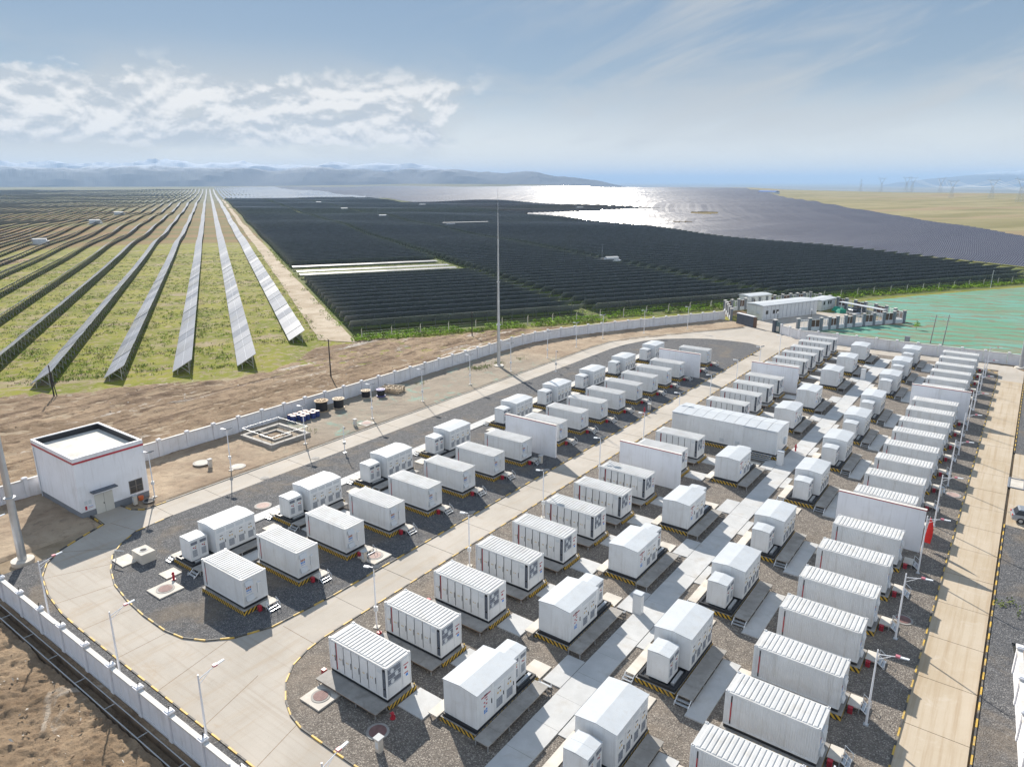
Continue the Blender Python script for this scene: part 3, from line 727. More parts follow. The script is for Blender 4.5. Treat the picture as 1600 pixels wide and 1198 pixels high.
def casting():
    mb = MB(); mb.box(-.09, .09, -.08, .08, -.03, .05, 'white_paint'); mb.box(-.05, .05, -.04, .04, .05, .053, 'dark_gap'); return mb
CAST = casting().mesh('corner_casting')
def casts(): return [part('corner_casting', CAST, at=(x, y, ZT-.03)) for x in (.09, CL-.09) for y in (.08, CW-.08)]
def plinth(x0, x1, y0, y1):
    a = MB(); a.box(x0, x1, y0, y1, -.05, .46, 'hazard_stripe', top='concrete_plate')
    return a
ROOF = roof().mesh('roof_panel')
BODY_D = body('doors').mesh('container_body'); BODY_C = body('corr').mesh('container_body')
sk = MB(); sk.box(.03, CL-.03, .05, CW-.05, .46, .72, 'black_steel'); SKIRT = sk.mesh('steel_skid')
# --- type with doors along the near side
doorsX = [(.12,.70),(.86,1.58),(1.64,2.42),(2.48,3.28),(3.34,4.16),(4.22,5.02)]
def door_mb(w_):
    mb = MB(); mb.box(.015, w_-.015, 0, .06, ZB + .22, ZT-.18, 'door_white'); return mb
tri = MB(); tri.add([(0,0,0),(.13,0,0),(.065,0,.12)], [(0,1,2)], 'yellow_paint'); TRI = tri.mesh('warning_sign')
tx = MB()
for k in range(4): tx.box(k*.07, k*.07 + .05, -.002, 0, 0, .02, 'grey_panel')
tx.box(0, .26, -.002, 0, -.08, -.06, 'grey_panel'); TXT = tx.mesh('door_plate')
hd = MB(); hd.box(0, .03, -.035, 0, 0, .5, 'black_steel'); HND = hd.mesh('handle')
DOORS = [(x0, x1, door_mb(x1-x0).mesh('door')) for x0, x1 in doorsX]
last = MB(); last.box(0, .62, 0, .06, ZB + .22, ZT-.18, 'door_white'); last.box(.10, .52, -.006, 0, ZT-.6, ZT-.3, 'grey_panel'); LASTD = last.mesh('door')
def grille(w_, h, n, m='grille', vert=False):
    mb = MB(); mb.box(0, w_, 0, .02, 0, h, 'dark_gap')
    for k in range(n):
        if vert: mb.box(w_*k/n + .01, w_*(k+.62)/n, -.02, 0, .02, h-.02, m)
        else: mb.box(.02, w_-.02, -.02, 0, h*k/n + .01, h*(k+.62)/n, m)
    return mb
G1 = grille(.30, 1.35, 14).mesh('louvre'); G2 = grille(.30, .62, 7).mesh('louvre')
red = MB(); red.box(0, .07, -.015, .0, ZB + .25, ZT-.2, 'red_paint'); REDBAR = red.mesh('red_bar')
# +X end of the door type: fan window, lower panel, narrow door with notices
fw_ = MB(); fw_.box(0, .03, 0, 1.25, 0, 1.35, 'grille')
for k in range(3): fw_.tube((.03, .4 + .42*(k % 2), .25 + .42*k), (.05, .4 + .42*(k % 2), .25 + .42*k), .17, .17, 'grey_panel', 12)
for k in range(4): fw_.box(.03, .045, .02, 1.23, .05 + k*.42, .08 + k*.42, 'grey_panel')
FANW = fw_.mesh('fan_window')
lp = MB(); lp.box(0, .03, 0, 1.25, 0, .85, 'door_white'); LOWP = lp.mesh('lower_panel')
nd = MB(); nd.box(0, .04, 0, .72, 0, 2.3, 'door_white'); NARROW = nd.mesh('end_door')
nt_ = MB(); nt_.box(0, .004, .12, .6, 1.75, 1.83, 'maroon_text'); nt_.box(0, .004, .2, .42, 1.42, 1.6, 'maroon_text'); nt_.box(0, .004, .16, .54, 1.05, 1.13, 'maroon_text'); nt_.box(0, .004, .3, .52, .78, .98, 'blue_text'); NOTICE = nt_.mesh('notice')
pf = MB()
for k in range(6): pf.box(-.05 + k*1.06, -.05 + k*1.06 + 1.05, -1.38, -.14, .50, .58, 'concrete_plate')
PLAT = pf.mesh('platform_deck')
pl = MB()
for x in (.1, 2.1, 4.1, 6.1):
    for yy in (-1.3, -.25): pl.box(x, x+.08, yy, yy+.08, -.05, .50, 'galvanised')
pl.box(-.05, 6.3, -1.36, -1.30, .42, .5, 'rust_brown'); PLEG = pl.mesh('platform_legs')
PL_D = plinth(-.05, CL + .28, -.10, CW + .18).mesh('base_plinth')
def d_parts(near):
    P = [part('base_plinth', PL_D), part('steel_skid', SKIRT), part('container_body', BODY_D), part('roof_panel', ROOF)]
    P += casts() if near else []
    for i, (x0, x1, me) in enumerate(DOORS):
        kids = []
        if near:
            kids = [part('warning_sign', TRI, at=(.18 + .02*i % .1, -.004, 1.9)), part('warning_sign', TRI, at=(.36, -.004, 1.9)), part('door_plate', TXT, at=(.18, 0, 1.5)), part('handle', HND, at=(x1-x0-.07, -.002, 1.6))]
        P.append(part('door', me, *kids, at=(x0, -.012, 0)))
    P.append(part('door', LASTD, at=(5.06-.02, -.012, 0), label='door with a pale vent panel near its top'))
    P += [part('red_bar', REDBAR, at=(.745, .04, 0)), part('louvre', G1, at=(5.69-.01, -.005, ZB + 1.0)), part('louvre', G2, at=(5.69-.01, -.005, ZB + .25)),
          part('fan_window', FANW, at=(CL-.03, .18, ZB + 1.12)), part('lower_panel', LOWP, at=(CL-.03, .18, ZB + .2)),
          part('end_door', NARROW, part('notice', NOTICE, at=(.04, 0, 0)), at=(CL-.03, 1.58, ZB + .16)),
          part('platform_deck', PLAT), part('platform_legs', PLEG)]
    return P
D_NEAR, D_FAR = d_parts(True), d_parts(False)
bz = MB(); bz.tube((0,0,0), (0,0,.05), .05, .05, 'black_steel', 8); bz.tube((0,0,.05), (0,0,.16), .065, .05, 'yellow_paint', 8); BEACON = bz
# --- type with ribbed walls, air-conditioning hoods on the +X end
def l_parts(near):
    hoodm = MB(); hoodm.hexa([(0,0,0),(.26,0,0),(.26,.75,0),(0,.75,0),(0,0,.42),(.10,0,.42),(.10,.75,.42),(0,.75,.42)], 'grey_panel')
    st = MB(); 
    for r0 in range(2):
        for k in range(3): st.box(0, .004, k*.17, k*.17 + .12, r0*.24, r0*.24 + .18, 'maroon_text' if r0 else 'blue_text')
    for k in range(3): st.box(.004, .006, k*.17 + .03, k*.17 + .09, .29, .37, 'yellow_paint')
    st.box(0, .004, -.02, .5, -.16, -.12, 'blue_text'); st.box(0, .004, .6, .95, -1.0, -.96, 'dark_gap')
    duct = MB(); duct.box(0, .14, 0, .10, 0, .95, 'white_paint'); duct.box(0, .14, .10, .32, .82, .95, 'white_paint'); duct.box(0, .04, .12, .42, 0, .8, 'door_white')
    sl = MB(); sl.box(0, .075, -.012, 0, ZB + .25, ZB + .55, 'dark_gap'); sl.box(0, .075, -.016, 0, ZB + .55, ZT-.75, 'red_paint'); sl.box(0, .075, -.012, 0, ZT-.75, ZT-.25, 'dark_gap')
    lg = MB(); lg.box(CL + .32, CL + 1.15, 1.3, 2.62, .44, .52, 'concrete_pale')
    for yy in (1.36, 2.48):
        for xx in (CL + .36, CL + 1.05): lg.box(xx, xx+.07, yy, yy+.07, -.05, .44, 'galvanised')
    stp = MB()
    for k in range(2): stp.box(CL + 1.2 + k*.25, CL + 1.43 + k*.25, 1.45, 2.4, .30-.15*k, .34-.15*k, 'galvanised')
    for yy in (1.43, 2.42):
        stp.bar((CL + 1.16, yy, .48), (CL + 1.7, yy, .04), .05, 'rail_white'); stp.bar((CL + 1.16, yy, 1.0), (CL + 1.7, yy, .60), .035, 'rail_white'); stp.bar((CL + 1.7, yy, .04), (CL + 1.7, yy, .6), .035, 'rail_white'); stp.bar((CL + 1.16, yy, .48), (CL + 1.16, yy, 1.0), .035, 'rail_white')
    P = [part('base_plinth', plinth(-.15, CL + .26, -.20, CW + .18)), part('steel_skid', SKIRT), part('container_body', BODY_C), part('roof_panel', ROOF)]
    P += casts() if near else []
    P += [part('red_bar', sl, at=(.42, .02, 0)), part('hood', hoodm, at=(CL-.03, .28, ZB + 1.95)), part('hood', hoodm.mesh('hood'), at=(CL-.03, .28, ZB + .55)),
          part('stickers', st, kind='stuff', at=(CL-.028, .42, ZB + 1.35)), part('air_duct', duct, at=(CL-.03, 1.45, ZB + .85)), part('landing', lg), part('step', stp)]
    return P
L_PARTS = l_parts(True); LF_PARTS = [p for p in L_PARTS if p[0] != 'corner_casting']
fb = MB(); fb.box(-.15, .15, -.14, .14, 0, .42, 'red_paint'); fb.box(-.165, .165, -.155, .155, .42, .47, 'red_paint'); FIRE_BODY = fb.mesh('fire_box_body')
fl = MB(); fl.box(-.11, .11, -.15, -.142, .08, .36, 'maroon_text'); FIRE_DOOR = fl.mesh('fire_box_door')
FIRE = [part('cabinet', FIRE_BODY), part('door', FIRE_DOOR)]
GD, GL, GR = 'door containers beside the middle road', 'ribbed containers on the dark gravel island', 'ribbed containers beside the right road'
def before(k, n): return 'nearest' if k == 0 else ('farthest' if k == n-1 else ordw(k+1) + ' nearest')
for k, y in enumerate(D_Y):
    place('battery_container', f'white container with grey door panels, {before(k, len(D_Y))} in the row right of the middle road', 'container', D_NEAR if y < 75 else D_FAR, (-38.05, y, 0), 0, GD)
    if y < 60:
        place('fire_box', f'small red fire box at the road end of the {before(k, len(D_Y))} door container', 'fire box', FIRE, (-38.5, y - .3, .06), 0, 'red fire boxes')
    o = thing('warning_beacon', f'small yellow warning beacon on the plinth of the {before(k, len(D_Y))} door container', 'beacon', (-31.82, y + 2.52, .46), 0, 'yellow beacons', BEACON)
for k, y in enumerate(LC_Y):
    place('battery_container', f'white ribbed container, {before(k, len(LC_Y))} in the row left of the middle road', 'container', L_PARTS if y < 100 else LF_PARTS, (-56.3, y, 0), 0, GL)
    place('fire_box', f'red fire box beside the steps of the {before(k, len(LC_Y))} container left of the road', 'fire box', FIRE, (-49.62, y + 1.1, .06), 0, 'red fire boxes')
for k, y in enumerate(R_Y):
    place('battery_container', f'white ribbed container, {before(k, len(R_Y))} in the row beside the sandy right road', 'container', L_PARTS if y < 100 else LF_PARTS, (-12.1, y, 0), 0, GR)
    place('fire_box', f'red fire box beside the steps of the {before(k, len(R_Y))} right-hand container', 'fire box', FIRE, (-5.45, y + 1.1, .06), 0, 'red fire boxes')

# ------------------------------------------------------------------ power skids: a big gabled cabinet and a twin small one
def skid_parts(side):
    W_, L_ = 2.95, 4.42; z0, z1 = .66, 3.36
    P = []
    ys, ye = (-.3, 7.1) if side == 'far' else (-2.75, 4.75)
    a = MB(); a.box(-W_-.15, .06, ys, ye, -.05, .44, 'hazard_stripe', top='concrete_plate'); P.append(part('base_plinth', a))
    a = MB(); a.box(-W_-.04, .02, ys + .12, ye-.12, .44, .52, 'black_steel')
    for yy in (ys + .15, ye-.3): a.box(-W_, 0, yy, yy + .15, .52, .66, 'black_steel')
    a.box(-W_, -W_ + .15, ys + .3, ye-.3, .52, .66, 'black_steel'); a.box(-.15, 0, ys + .3, ye-.3, .52, .66, 'black_steel'); P.append(part('steel_skid', a))
    c = MB(); t = 0; zr = z1 + .13
    c.add([(-W_,0,z0),(0,0,z0),(0,L_,z0),(-W_,L_,z0),(-W_,0,z1),(0,0,z1),(0,L_,z1),(-W_,L_,z1),(-W_/2,0,zr),(-W_/2,L_,zr)],
          [(0,1,5,8,4),(1,2,6,5),(2,3,7,9,6),(3,0,4,7),(3,2,1,0)], 'white_paint'); P.append(part('cabinet_body', c))
    rf = MB(); ov = .05
    for s0 in (-1, 1):
        xa = -W_/2; xb = -W_/2 + s0*(W_/2 + ov); zb = z1-.02
        q = [(xa,-ov,zr + .035),(xb,-ov,zb + .03),(xb,L_ + ov,zb + .03),(xa,L_ + ov,zr + .035)]
        lo = [(x, y_, z-.045) for x, y_, z in q]
        if s0 < 0: q = q[::-1]; lo = lo[::-1]
        rf.hexa(lo + q, 'cabinet_roof')
    P.append(part('roof', rf))
    # doors on the +X side
    vent = grille(.5, .75, 9, 'grey_panel').mesh('vent')
    def ymesh(w_, h, extra=0):
        d = MB(); d.box(0, .035, .012, w_-.012, 0, h, 'door_white')
        d.box(.035, .05, w_*.5-.16, w_*.5 + .16, h-.28, h-.22, 'dark_gap')
        if extra != 1:
            d.box(.035, .04, w_*.18, w_*.82, .25, 1.0, 'grey_panel')
            for k in range(8): d.box(.04, .052, w_*.2, w_*.8, .28 + k*.09, .33 + k*.09, 'grille')
            d.box(.035, .04, w_*.30, w_*.42, h-.66, h-.52, 'yellow_paint'); d.box(.035, .04, w_*.55, w_*.67, h-.66, h-.52, 'yellow_paint')
        d.box(.035, .08, w_-.12, w_-.08, h*.45, h*.6, 'black_steel')
        return d
    if side == 'far':
        tall = ymesh(1.45, 2.42, 1); tall.box(.036, .04, .25, 1.25, 2.05, 2.15, 'maroon_text'); tall.box(.036, .04, .6, .9, 1.88, 1.96, 'maroon_text')
        for i, j in ((0,0),(.22,.12),(0,.3),(.25,.4)): tall.box(.036, .04, .5 + i, .66 + i, 1.25 + j, 1.36 + j, 'red_paint')
        for i, j in ((0,0),(.2,0),(0,.16),(.2,.2)): tall.box(.036, .04, .52 + i, .68 + i, .72 + j, .86 + j, 'blue_text')
        P.append(part('tall_door', tall, at=(-.012, .18, z0 + .08)))
        dd = ymesh(1.12, 2.0)
        P += [part('door', dd.mesh('door') if i == 0 else dd.mesh('door'), at=(-.012, 1.85 + 1.18*i, z0 + .08)) for i in range(2)]
        fas = MB(); fas.box(0, .02, .02, 2.3, 0, .34, 'grey_panel'); P.append(part('vent_band', fas, at=(-.012, 1.85, z0 + 2.2)))
    else:
        dd = ymesh(.98, 1.95).mesh('door')
        for i in range(4): P.append(part('door', dd, at=(-.012, .12 + 1.05*i + (.06 if i > 1 else 0), z0 + .08)))
        for i in range(4):
            fas = MB(); fas.box(0, .02, .06, .92, 0, .34, 'grey_panel'); P.append(part('vent_band', fas, at=(-.012, .12 + 1.05*i, z0 + 2.16)))
    # twin cabinet
    yc = 4.88 if side == 'far' else -2.28
    for i in range(2):
        y0 = yc + .92*i; x0, x1 = -2.42, -.72; h = 2.86
        s_ = MB(); s_.add([(x0,y0,z0),(x1,y0,z0),(x1,y0+.9,z0),(x0,y0+.9,z0),(x0,y0,h-.06),(x1,y0,h-.06),(x1,y0+.9,h-.06),(x0,y0+.9,h-.06)], [(0,1,5,4),(1,2,6,5),(2,3,7,6),(3,0,4,7)], 'white_paint')
        s_.hexa([(x0-.03,y0-.01,h-.06),(x1+.03,y0-.01,h-.06),(x1+.03,y0+.9,h-.06),(x0-.03,y0+.9,h-.06),(x0-.03,y0-.01,h-.02),(x1+.03,y0-.01,h-.02),(x1+.03,y0+.9,h-.02),(x0-.03,y0+.9,h-.02)], 'cabinet_roof')
        s_.add([(x0-.03,y0-.01,h-.02),((x0+x1)/2,y0-.01,h+.05),(x1+.03,y0-.01,h-.02),(x0-.03,y0+.9,h-.02),((x0+x1)/2,y0+.9,h+.05),(x1+.03,y0+.9,h-.02)], [(0,2,1),(3,4,5),(1,2,5,4),(0,1,4,3)], 'cabinet_roof')
        d = MB(); d.box(0, .03, .03, .87, 0, 1.98, 'door_white'); d.box(.03, .036, .12, .78, 1.55, 1.85, 'grille'); d.box(.03, .036, .2, .7, .3, 1.0, 'grey_panel')
        for k in range(7): d.box(.036, .045, .22, .68, .33 + k*.1, .38 + k*.1, 'grille')
        d.box(.03, .036, .3, .45, 1.2, 1.32, 'maroon_text'); d.box(.03, .036, .5, .62, 1.12, 1.24, 'maroon_text'); d.box(.03, .036, .52, .64, 1.32, 1.40, 'yellow_paint')
        P.append(part('small_cabinet', s_, part('door', d, at=(x1 - .008, y0, z0 + .08))))
    bx = MB(); bx.box(-.56, -.30, yc + .2, yc + 1.9, .52, .70, 'galvanised'); P.append(part('cable_tray', bx))
    # raised walkways on both sides, with legs and steps
    y0, y1 = (-.65, 6.5) if side == 'far' else (-2.75, 4.15)
    dk = MB(); n = 5
    for k in range(n): dk.box(.22, 1.42, y0 + (y1-y0)*k/n, y0 + (y1-y0)*(k+1)/n - .015, .50, .58, 'concrete_plate')
    P.append(part('platform_deck', dk))
    lg = MB()
    for k in range(4):
        for xx in (.26, 1.30): lg.box(xx, xx+.07, y0 + .05 + (y1-y0-.2)*k/3, y0 + .12 + (y1-y0-.2)*k/3, -.05, .50, 'galvanised')
    P.append(part('platform_legs', lg))
    lf = MB(); lf.box(-W_-1.0, -W_-.2, y0 + .1, y1-2.6, .42, .50, 'concrete_pale')
    for k in range(3):
        for xx in (-W_-.95, -W_-.35): lf.box(xx, xx+.07, y0 + .15 + (y1-y0-3.1)*k/2, y0 + .22 + (y1-y0-3.1)*k/2, -.05, .42, 'galvanised')
    P.append(part('side_platform', lf))
    def steps(x0, x1, ye_, d_):
        s_ = MB()
        for k in range(2): s_.box(x0, x1, min(ye_ + d_*(.05 + .26*k), ye_ + d_*(.27 + .26*k)), max(ye_ + d_*(.05 + .26*k), ye_ + d_*(.27 + .26*k)), .30-.15*k, .34-.15*k, 'galvanised')
        for xx in (x0-.02, x1 + .02): s_.bar((xx, ye_, .5), (xx, ye_ + d_*.6, .02), .05, 'rail_white'); s_.bar((xx, ye_ + d_*.6, .02), (xx, ye_ + d_*.5, .36), .04, 'rail_white')
        return s_
    if side == 'far': P.append(part('step', steps(.3, 1.3, y1, 1)))
    else: P += [part('step', steps(.3, 1.3, y0, -1)), part('step', steps(-W_-.95, -W_-.25, y0 + .1, -1))]
    return P
SK_FAR, SK_NEAR = skid_parts('far'), skid_parts('near')
for k, y in enumerate(M1_Y): place('inverter_cabinet', f'white gabled power cabinet, {before(k, len(M1_Y))} in the row left of the slab walkway', 'cabinet', SK_FAR, (-25.12, y, 0), 0, 'power cabinets left of the walkway')
for k, y in enumerate(M2_Y): place('inverter_cabinet', f'white gabled power cabinet, {before(k, len(M2_Y))} in the row right of the slab walkway', 'cabinet', SK_NEAR, (-16.05, y, 0), 0, 'power cabinets right of the walkway')
for k, y in enumerate(L_Y): place('inverter_cabinet', f'white gabled power cabinet, {before(k, len(L_Y))} in the row on the dark gravel island', 'cabinet', SK_NEAR, (-60.4, y, 0), 0, 'power cabinets on the dark gravel')

# ------------------------------------------------------------------ fire walls between container groups
def firewall(label, x0, x1, y):
    r = thing('fire_wall', label, 'wall', (x0, y, 0), 0, 'white fire walls')
    L = x1-x0; a = MB(); a.box(0, L, 0, .32, -.1, 4.62, 'firewall_white'); obj('wall_slab', a, r)
    a = MB(); a.box(-.04, L + .04, -.04, .36, 4.62, 4.74, 'coping'); obj('coping', a, r)
    a = MB(); a.box(-.04, L + .04, -.048, -.041, 4.63, 4.71, 'red_paint'); obj('red_edge', a, r)
firewall('nearer white fire wall with a red top edge on the dark gravel island', -56.45, -48.1, 75.6)
firewall('farther white fire wall with a red top edge on the dark gravel island', -56.45, -48.1, 125.7)
firewall('nearer white fire wall in the row of door containers', -38.5, -30.35, 75.6)
firewall('farther white fire wall in the row of door containers', -38.5, -30.35, 126.0)
firewall('nearer white fire wall beside the red flag in the right row', -12.85, -4.75, 75.9)
firewall('farther white fire wall in the right row', -12.85, -4.75, 126.4)

# ------------------------------------------------------------------ long switch house across the middle rows
r = thing('switch_house', 'long white container house with a panelled gabled roof among the cabinets', 'switch house', (-38.95, 92.55, 0))
Lh, Wh = 15.0, 5.2
a = MB(); a.box(-.15, Lh + .2, -.2, Wh + .2, -.05, .46, 'hazard_stripe', top='concrete_plate'); obj('base_plinth', a, r)
a = MB(); a.box(.05, Lh-.05, .05, Wh-.05, .46, .7, 'black_steel'); obj('steel_skid', a, r)
a = MB(); zr = 4.15
a.add([(0,0,.7),(Lh,0,.7),(Lh,Wh,.7),(0,Wh,.7),(0,0,3.92),(Lh,0,3.92),(Lh,Wh,3.92),(0,Wh,3.92),(0,Wh/2,zr),(Lh,Wh/2,zr)], [(0,1,5,4),(1,2,6,9,5),(2,3,7,6),(3,0,4,8,7),(3,2,1,0)], 'white_paint'); obj('house_body', a, r)
for i in range(10):
    for j in range(2):
        x0 = -.06 + i*(Lh + .12)/10; x1 = x0 + (Lh + .12)/10 - .05
        ya, yb = (-.06, Wh/2-.02) if j == 0 else (Wh/2 + .02, Wh + .06); za, zb = (3.93, zr + .02) if j == 0 else (zr + .02, 3.93)
        a = MB(); a.hexa([(x0,ya,za),(x1,ya,za),(x1,yb,zb),(x0,yb,zb),(x0,ya,za + .05),(x1,ya,za + .05),(x1,yb,zb + .05),(x0,yb,zb + .05)], 'cabinet_roof'); obj('roof_sheet', a, r)
a = MB()
for x in (.02, 2.4): pass
a.box(.15, 2.3, -.03, 0, .8, 3.75, 'door_white'); obj('door', a, r)
a = MB(); a.box(10.4, 14.6, -.03, 0, .8, 3.75, 'door_white'); obj('wide_door', a, r)
a = MB(); a.box(10.35, 14.7, -.14, 0, 3.78, 3.86, 'grey_panel'); obj('canopy', a, r)
a = MB(); a.box(.1, 2.4, -.14, 0, 3.78, 3.86, 'grey_panel'); obj('canopy', a, r)
for x in (7.2, 9.4): a = MB(); a.box(x, x + .6, -.05, 0, 1.0, 1.5, 'grey_panel'); obj('vent', a, r)
a = MB(); a.box(Lh, Lh + .03, .8, 2.0, .8, 3.0, 'door_white'); obj('end_door', a, r)
a = MB(); a.box(Lh, Lh + .25, 3.2, 3.9, 1.3, 2.2, 'grey_panel'); obj('air_conditioner', a, r)
a = MB()
for k in range(4): a.box(11.2, 14.6, -1.55 + .34*k, -1.22 + .34*k, .12 + .14*k, .17 + .14*k, 'galvanised')
for x in (11.2, 14.55): a.bar((x, -1.55, .05), (x, -.22, .62), .06, 'galvanised')
obj('step', a, r)

# ------------------------------------------------------------------ small cabinets, hydrants, manholes
cb = MB(); cb.box(-.38, .38, -.3, .3, 0, 1.85, 'white_paint'); CBB = cb.mesh('cabinet_body')
cr = MB(); cr.hexa([(-.45,-.37,1.85),(.45,-.37,1.85),(.45,.37,1.85),(-.45,.37,1.85),(-.41,-.33,1.95),(.41,-.33,1.95),(.41,.33,1.95),(-.41,.33,1.95)], 'cabinet_roof'); CBR = cr.mesh('cabinet_lid')
cd = MB(); cd.box(.38, .40, -.26, .26, .12, 1.75, 'door_white'); CBD = cd.mesh('door')
for x, y, lab in ((-22.9,49.7,'slim white kiosk on the nearest stretch of the slab walkway'), (-22.9,90.9,'slim white kiosk by the steps of the long switch house'), (-22.8,143,'slim white kiosk at the far stretch of the slab walkway')):
    place('kiosk', lab, 'kiosk', [part('cabinet_body', CBB), part('cabinet_lid', CBR), part('door', CBD)], (x, y, .14), 0, 'white kiosks on the walkway')
def post_box(label, x, y, h=1.05):
    r = thing('control_post', label, 'control box', (x, y, .04))
    a = MB(); a.box(-.2, .2, -.2, .2, 0, h, 'concrete_pale'); obj('post', a, r)
    a = MB(); a.box(-.27, .27, -.27, .27, h, h + .07, 'concrete_walk'); obj('cap', a, r)
    a = MB(); a.box(-.14, .14, -.207, -.2, h*.3, h*.8, 'grey_panel'); obj('door', a, r)
post_box('short concrete control post beside the red manhole in front of the first door container', -29.6, 25.7)
post_box('short concrete control post under the pump house window', -79.6, 34.95)
post_box('short concrete control post near the manhole on the inner soil strip', -79.9, 68.6)
post_box('short concrete control post beside the road by the third left container', -48.6, 41.8)
post_box('short concrete control post beside the pale manhole at the right road', -4.7, 92.7)
post_box('short concrete control post before the nearer fire wall on the dark gravel', -48.7, 73.0)
post_box('short concrete control post near the pale round lid by the pump house', -82.9, 46.4)
post_box('short concrete control post next to the hydrant by the middle road', -47.1, 102.3)
def manhole(label, x, y, rad=.55, m='cast_iron', pad=None, z=.06):
    r = thing('manhole', label, 'manhole', (x, y, z))
    if pad: a = MB(); a.box(-pad/2, pad/2, -pad/2, pad/2, -.06, .12, 'concrete_pale'); obj('concrete_collar', a, r)
    h = .12 if pad else .02
    a = MB(); a.tube((0,0,-.05), (0,0,h + .03), rad*1.28, rad*1.28, 'concrete_plate', 24); obj('rim', a, r)
    a = MB(); a.tube((0,0,h), (0,0,h + .05), rad, rad*.97, m, 24)
    for k in range(-3, 4): a.box(-rad*.7, rad*.7, k*rad*.22-.02, k*rad*.22 + .02, h + .05, h + .06, m)
    obj('lid', a, r)
manhole('red manhole lid on a square concrete collar left of the first door container', -36.7, 26.7, .55, 'cast_iron', 2.1)
manhole('dark red manhole lid in the shade of the first door container', -30.9, 26.8, .62)
manhole('red manhole lid on a concrete collar near the first left container', -59.4, 27.5, .62, 'cast_iron', 2.3)
manhole('dark red manhole lid between right lamp and the container shadows', -4.2, 62.2, .6)
manhole('pale pink manhole lid beside the right road', -3.5, 93.7, .7, 'manhole_pink')
manhole('pale pink manhole lid on dark gravel above the slab path', -67.3, 43.4, .75, 'manhole_pink')
manhole('round grey manhole lid set in the upper road', -74.1, 48.4, .45, 'concrete_plate', z=.0)
manhole('second round grey manhole lid set in the upper road', -74.3, 56.5, .45, 'concrete_plate', z=.0)
manhole('pink manhole lid on a concrete collar by the middle road', -48.4, 43.0, .65, 'manhole_pink', 2.4)
manhole('large pale round lid with shade on the inner soil strip', -84.6, 46.2, .85, 'concrete_pale', z=.25)
manhole('flat round pale lid beside the lamp on the inner soil strip', -80.0, 48.5, .8, 'concrete_pale', z=.08)
manhole('pale manhole lid on a collar by the reels on the soil strip', -79.3, 70.4, .7, 'manhole_pink', 2.0, z=.0)
manhole('pale round well rim under the pump house window', -79.0, 36.2, .5, 'dark_gap', z=.2)
def hydrant(label, x, y, h=.9):
    r = thing('hydrant', label, 'hydrant', (x, y, .06))
    a = MB(); a.tube((0,0,0), (0,0,h*.8), .11, .10, 'red_paint', 10); a.tube((0,0,h*.8), (0,0,h), .13, .05, 'red_paint', 10); a.tube((0,0,0), (0,0,.06), .2, .2, 'red_paint', 10); obj('barrel', a, r)
    a = MB(); a.tube((-.22,0,h*.6), (.22,0,h*.6), .06, .06, 'red_paint', 8); obj('outlet', a, r)
hydrant('red hydrant beside the kerb of the middle road', -46.75, 99.8, 1.2)
hydrant('red hydrant on the walkway near the long switch house', -22.6, 97.2, 1.1)
hydrant('low red hydrant in front of the first door container', -31.0, 28.3, .55)
hydrant('red hydrant by the white slab in front of the first left container', -60.5, 28.9, .8)
# concrete inspection box and its slab on the dark gravel
r = thing('inspection_box', 'pale concrete box with a round opening on the dark gravel corner', 'concrete box', (-66.4, 29.2, .06))
a = MB(); a.box(-.95, .95, -.7, .7, 0, 1.0, 'concrete_pale'); obj('box_body', a, r)
a = MB(); a.tube((0,0,.98), (0,0,1.03), .42, .42, 'concrete_walk', 20); a.tube((0,0,1.03), (0,0,1.035), .3, .3, 'dark_gap', 20); obj('opening', a, r)
r2 = thing('concrete_slab', 'flat pale concrete slab with a bent pipe before the concrete box', 'slab', (-67.6, 27.9, .06)); a = MB(); a.box(-1.1, 1.1, -.8, .8, 0, .1, 'concrete_pale'); obj('slab_plate', a, r2)
a = MB(); a.tube((-.8,-.5,.1), (-.8,-.5,1.1), .05, .05, 'galvanised'); a.tube((-.8,-.5,1.1), (.3,-.1,1.2), .05, .05, 'galvanised'); obj('bent_pipe', a, r2)

# ------------------------------------------------------------------ lamps, masts and poles
def arm_lamp(h):
    p = MB(); p.tube((0,0,0), (0,0,h), .085, .05, 'white_pole', 10); p.box(-.16, .16, -.16, .16, 0, .05, 'galvanised')
    a = MB(); a.tube((0,0,h-.35), (1.25,0,h + .12-.15), .03, .03, 'white_pole', 6); a.tube((0,0,h-.75), (.8,0,h-.2), .02, .02, 'white_pole', 6)
    hd_ = MB(); hd_.hexa([(1.2,-.11,h-.05),(1.85,-.09,h + .02),(1.85,.09,h + .02),(1.2,.11,h-.05),(1.2,-.09,h + .02),(1.85,-.07,h + .07),(1.85,.07,h + .07),(1.2,.09,h + .02)], 'lamp_glass')
    rd = MB(); rd.box(1.05, 1.32, -.12, .12, h-.06, h + .06, 'lamp_red')
    return [part('pole', p), part('arm', a), part('lamp_head', hd_, part('red_cap', rd))]
def solar_lamp(h):
    p = MB(); p.tube((0,0,0), (0,0,h), .075, .05, 'white_pole', 8); p.box(-.25, .25, -.25, .25, -.1, .06, 'concrete_pale')
    a = MB(); a.bar((-.55,0,h), (.35,0,h), .06, 'white_pole')
    s_ = MB(); s_.hexa([(.0,-.3,h + .02),(.62,-.3,h + .16),(.62,.3,h + .16),(.0,.3,h + .02),(-.02,-.3,h + .07),(.6,-.3,h + .21),(.6,.3,h + .21),(-.02,.3,h + .07)], 'window_dark')
    b_ = MB(); b_.box(-.85, -.4, -.12, .12, h-.06, h + .04, 'lamp_glass')
    k_ = MB(); k_.box(-.16, .16, -.1, .1, h*.28, h*.28 + .4, 'white_paint')
    return [part('pole', p), part('crossbar', a), part('solar_panel', s_), part('lamp_head', b_), part('control_case', k_)]
AL6, AL5, SL = arm_lamp(6.0), arm_lamp(5.6), solar_lamp(5.6)
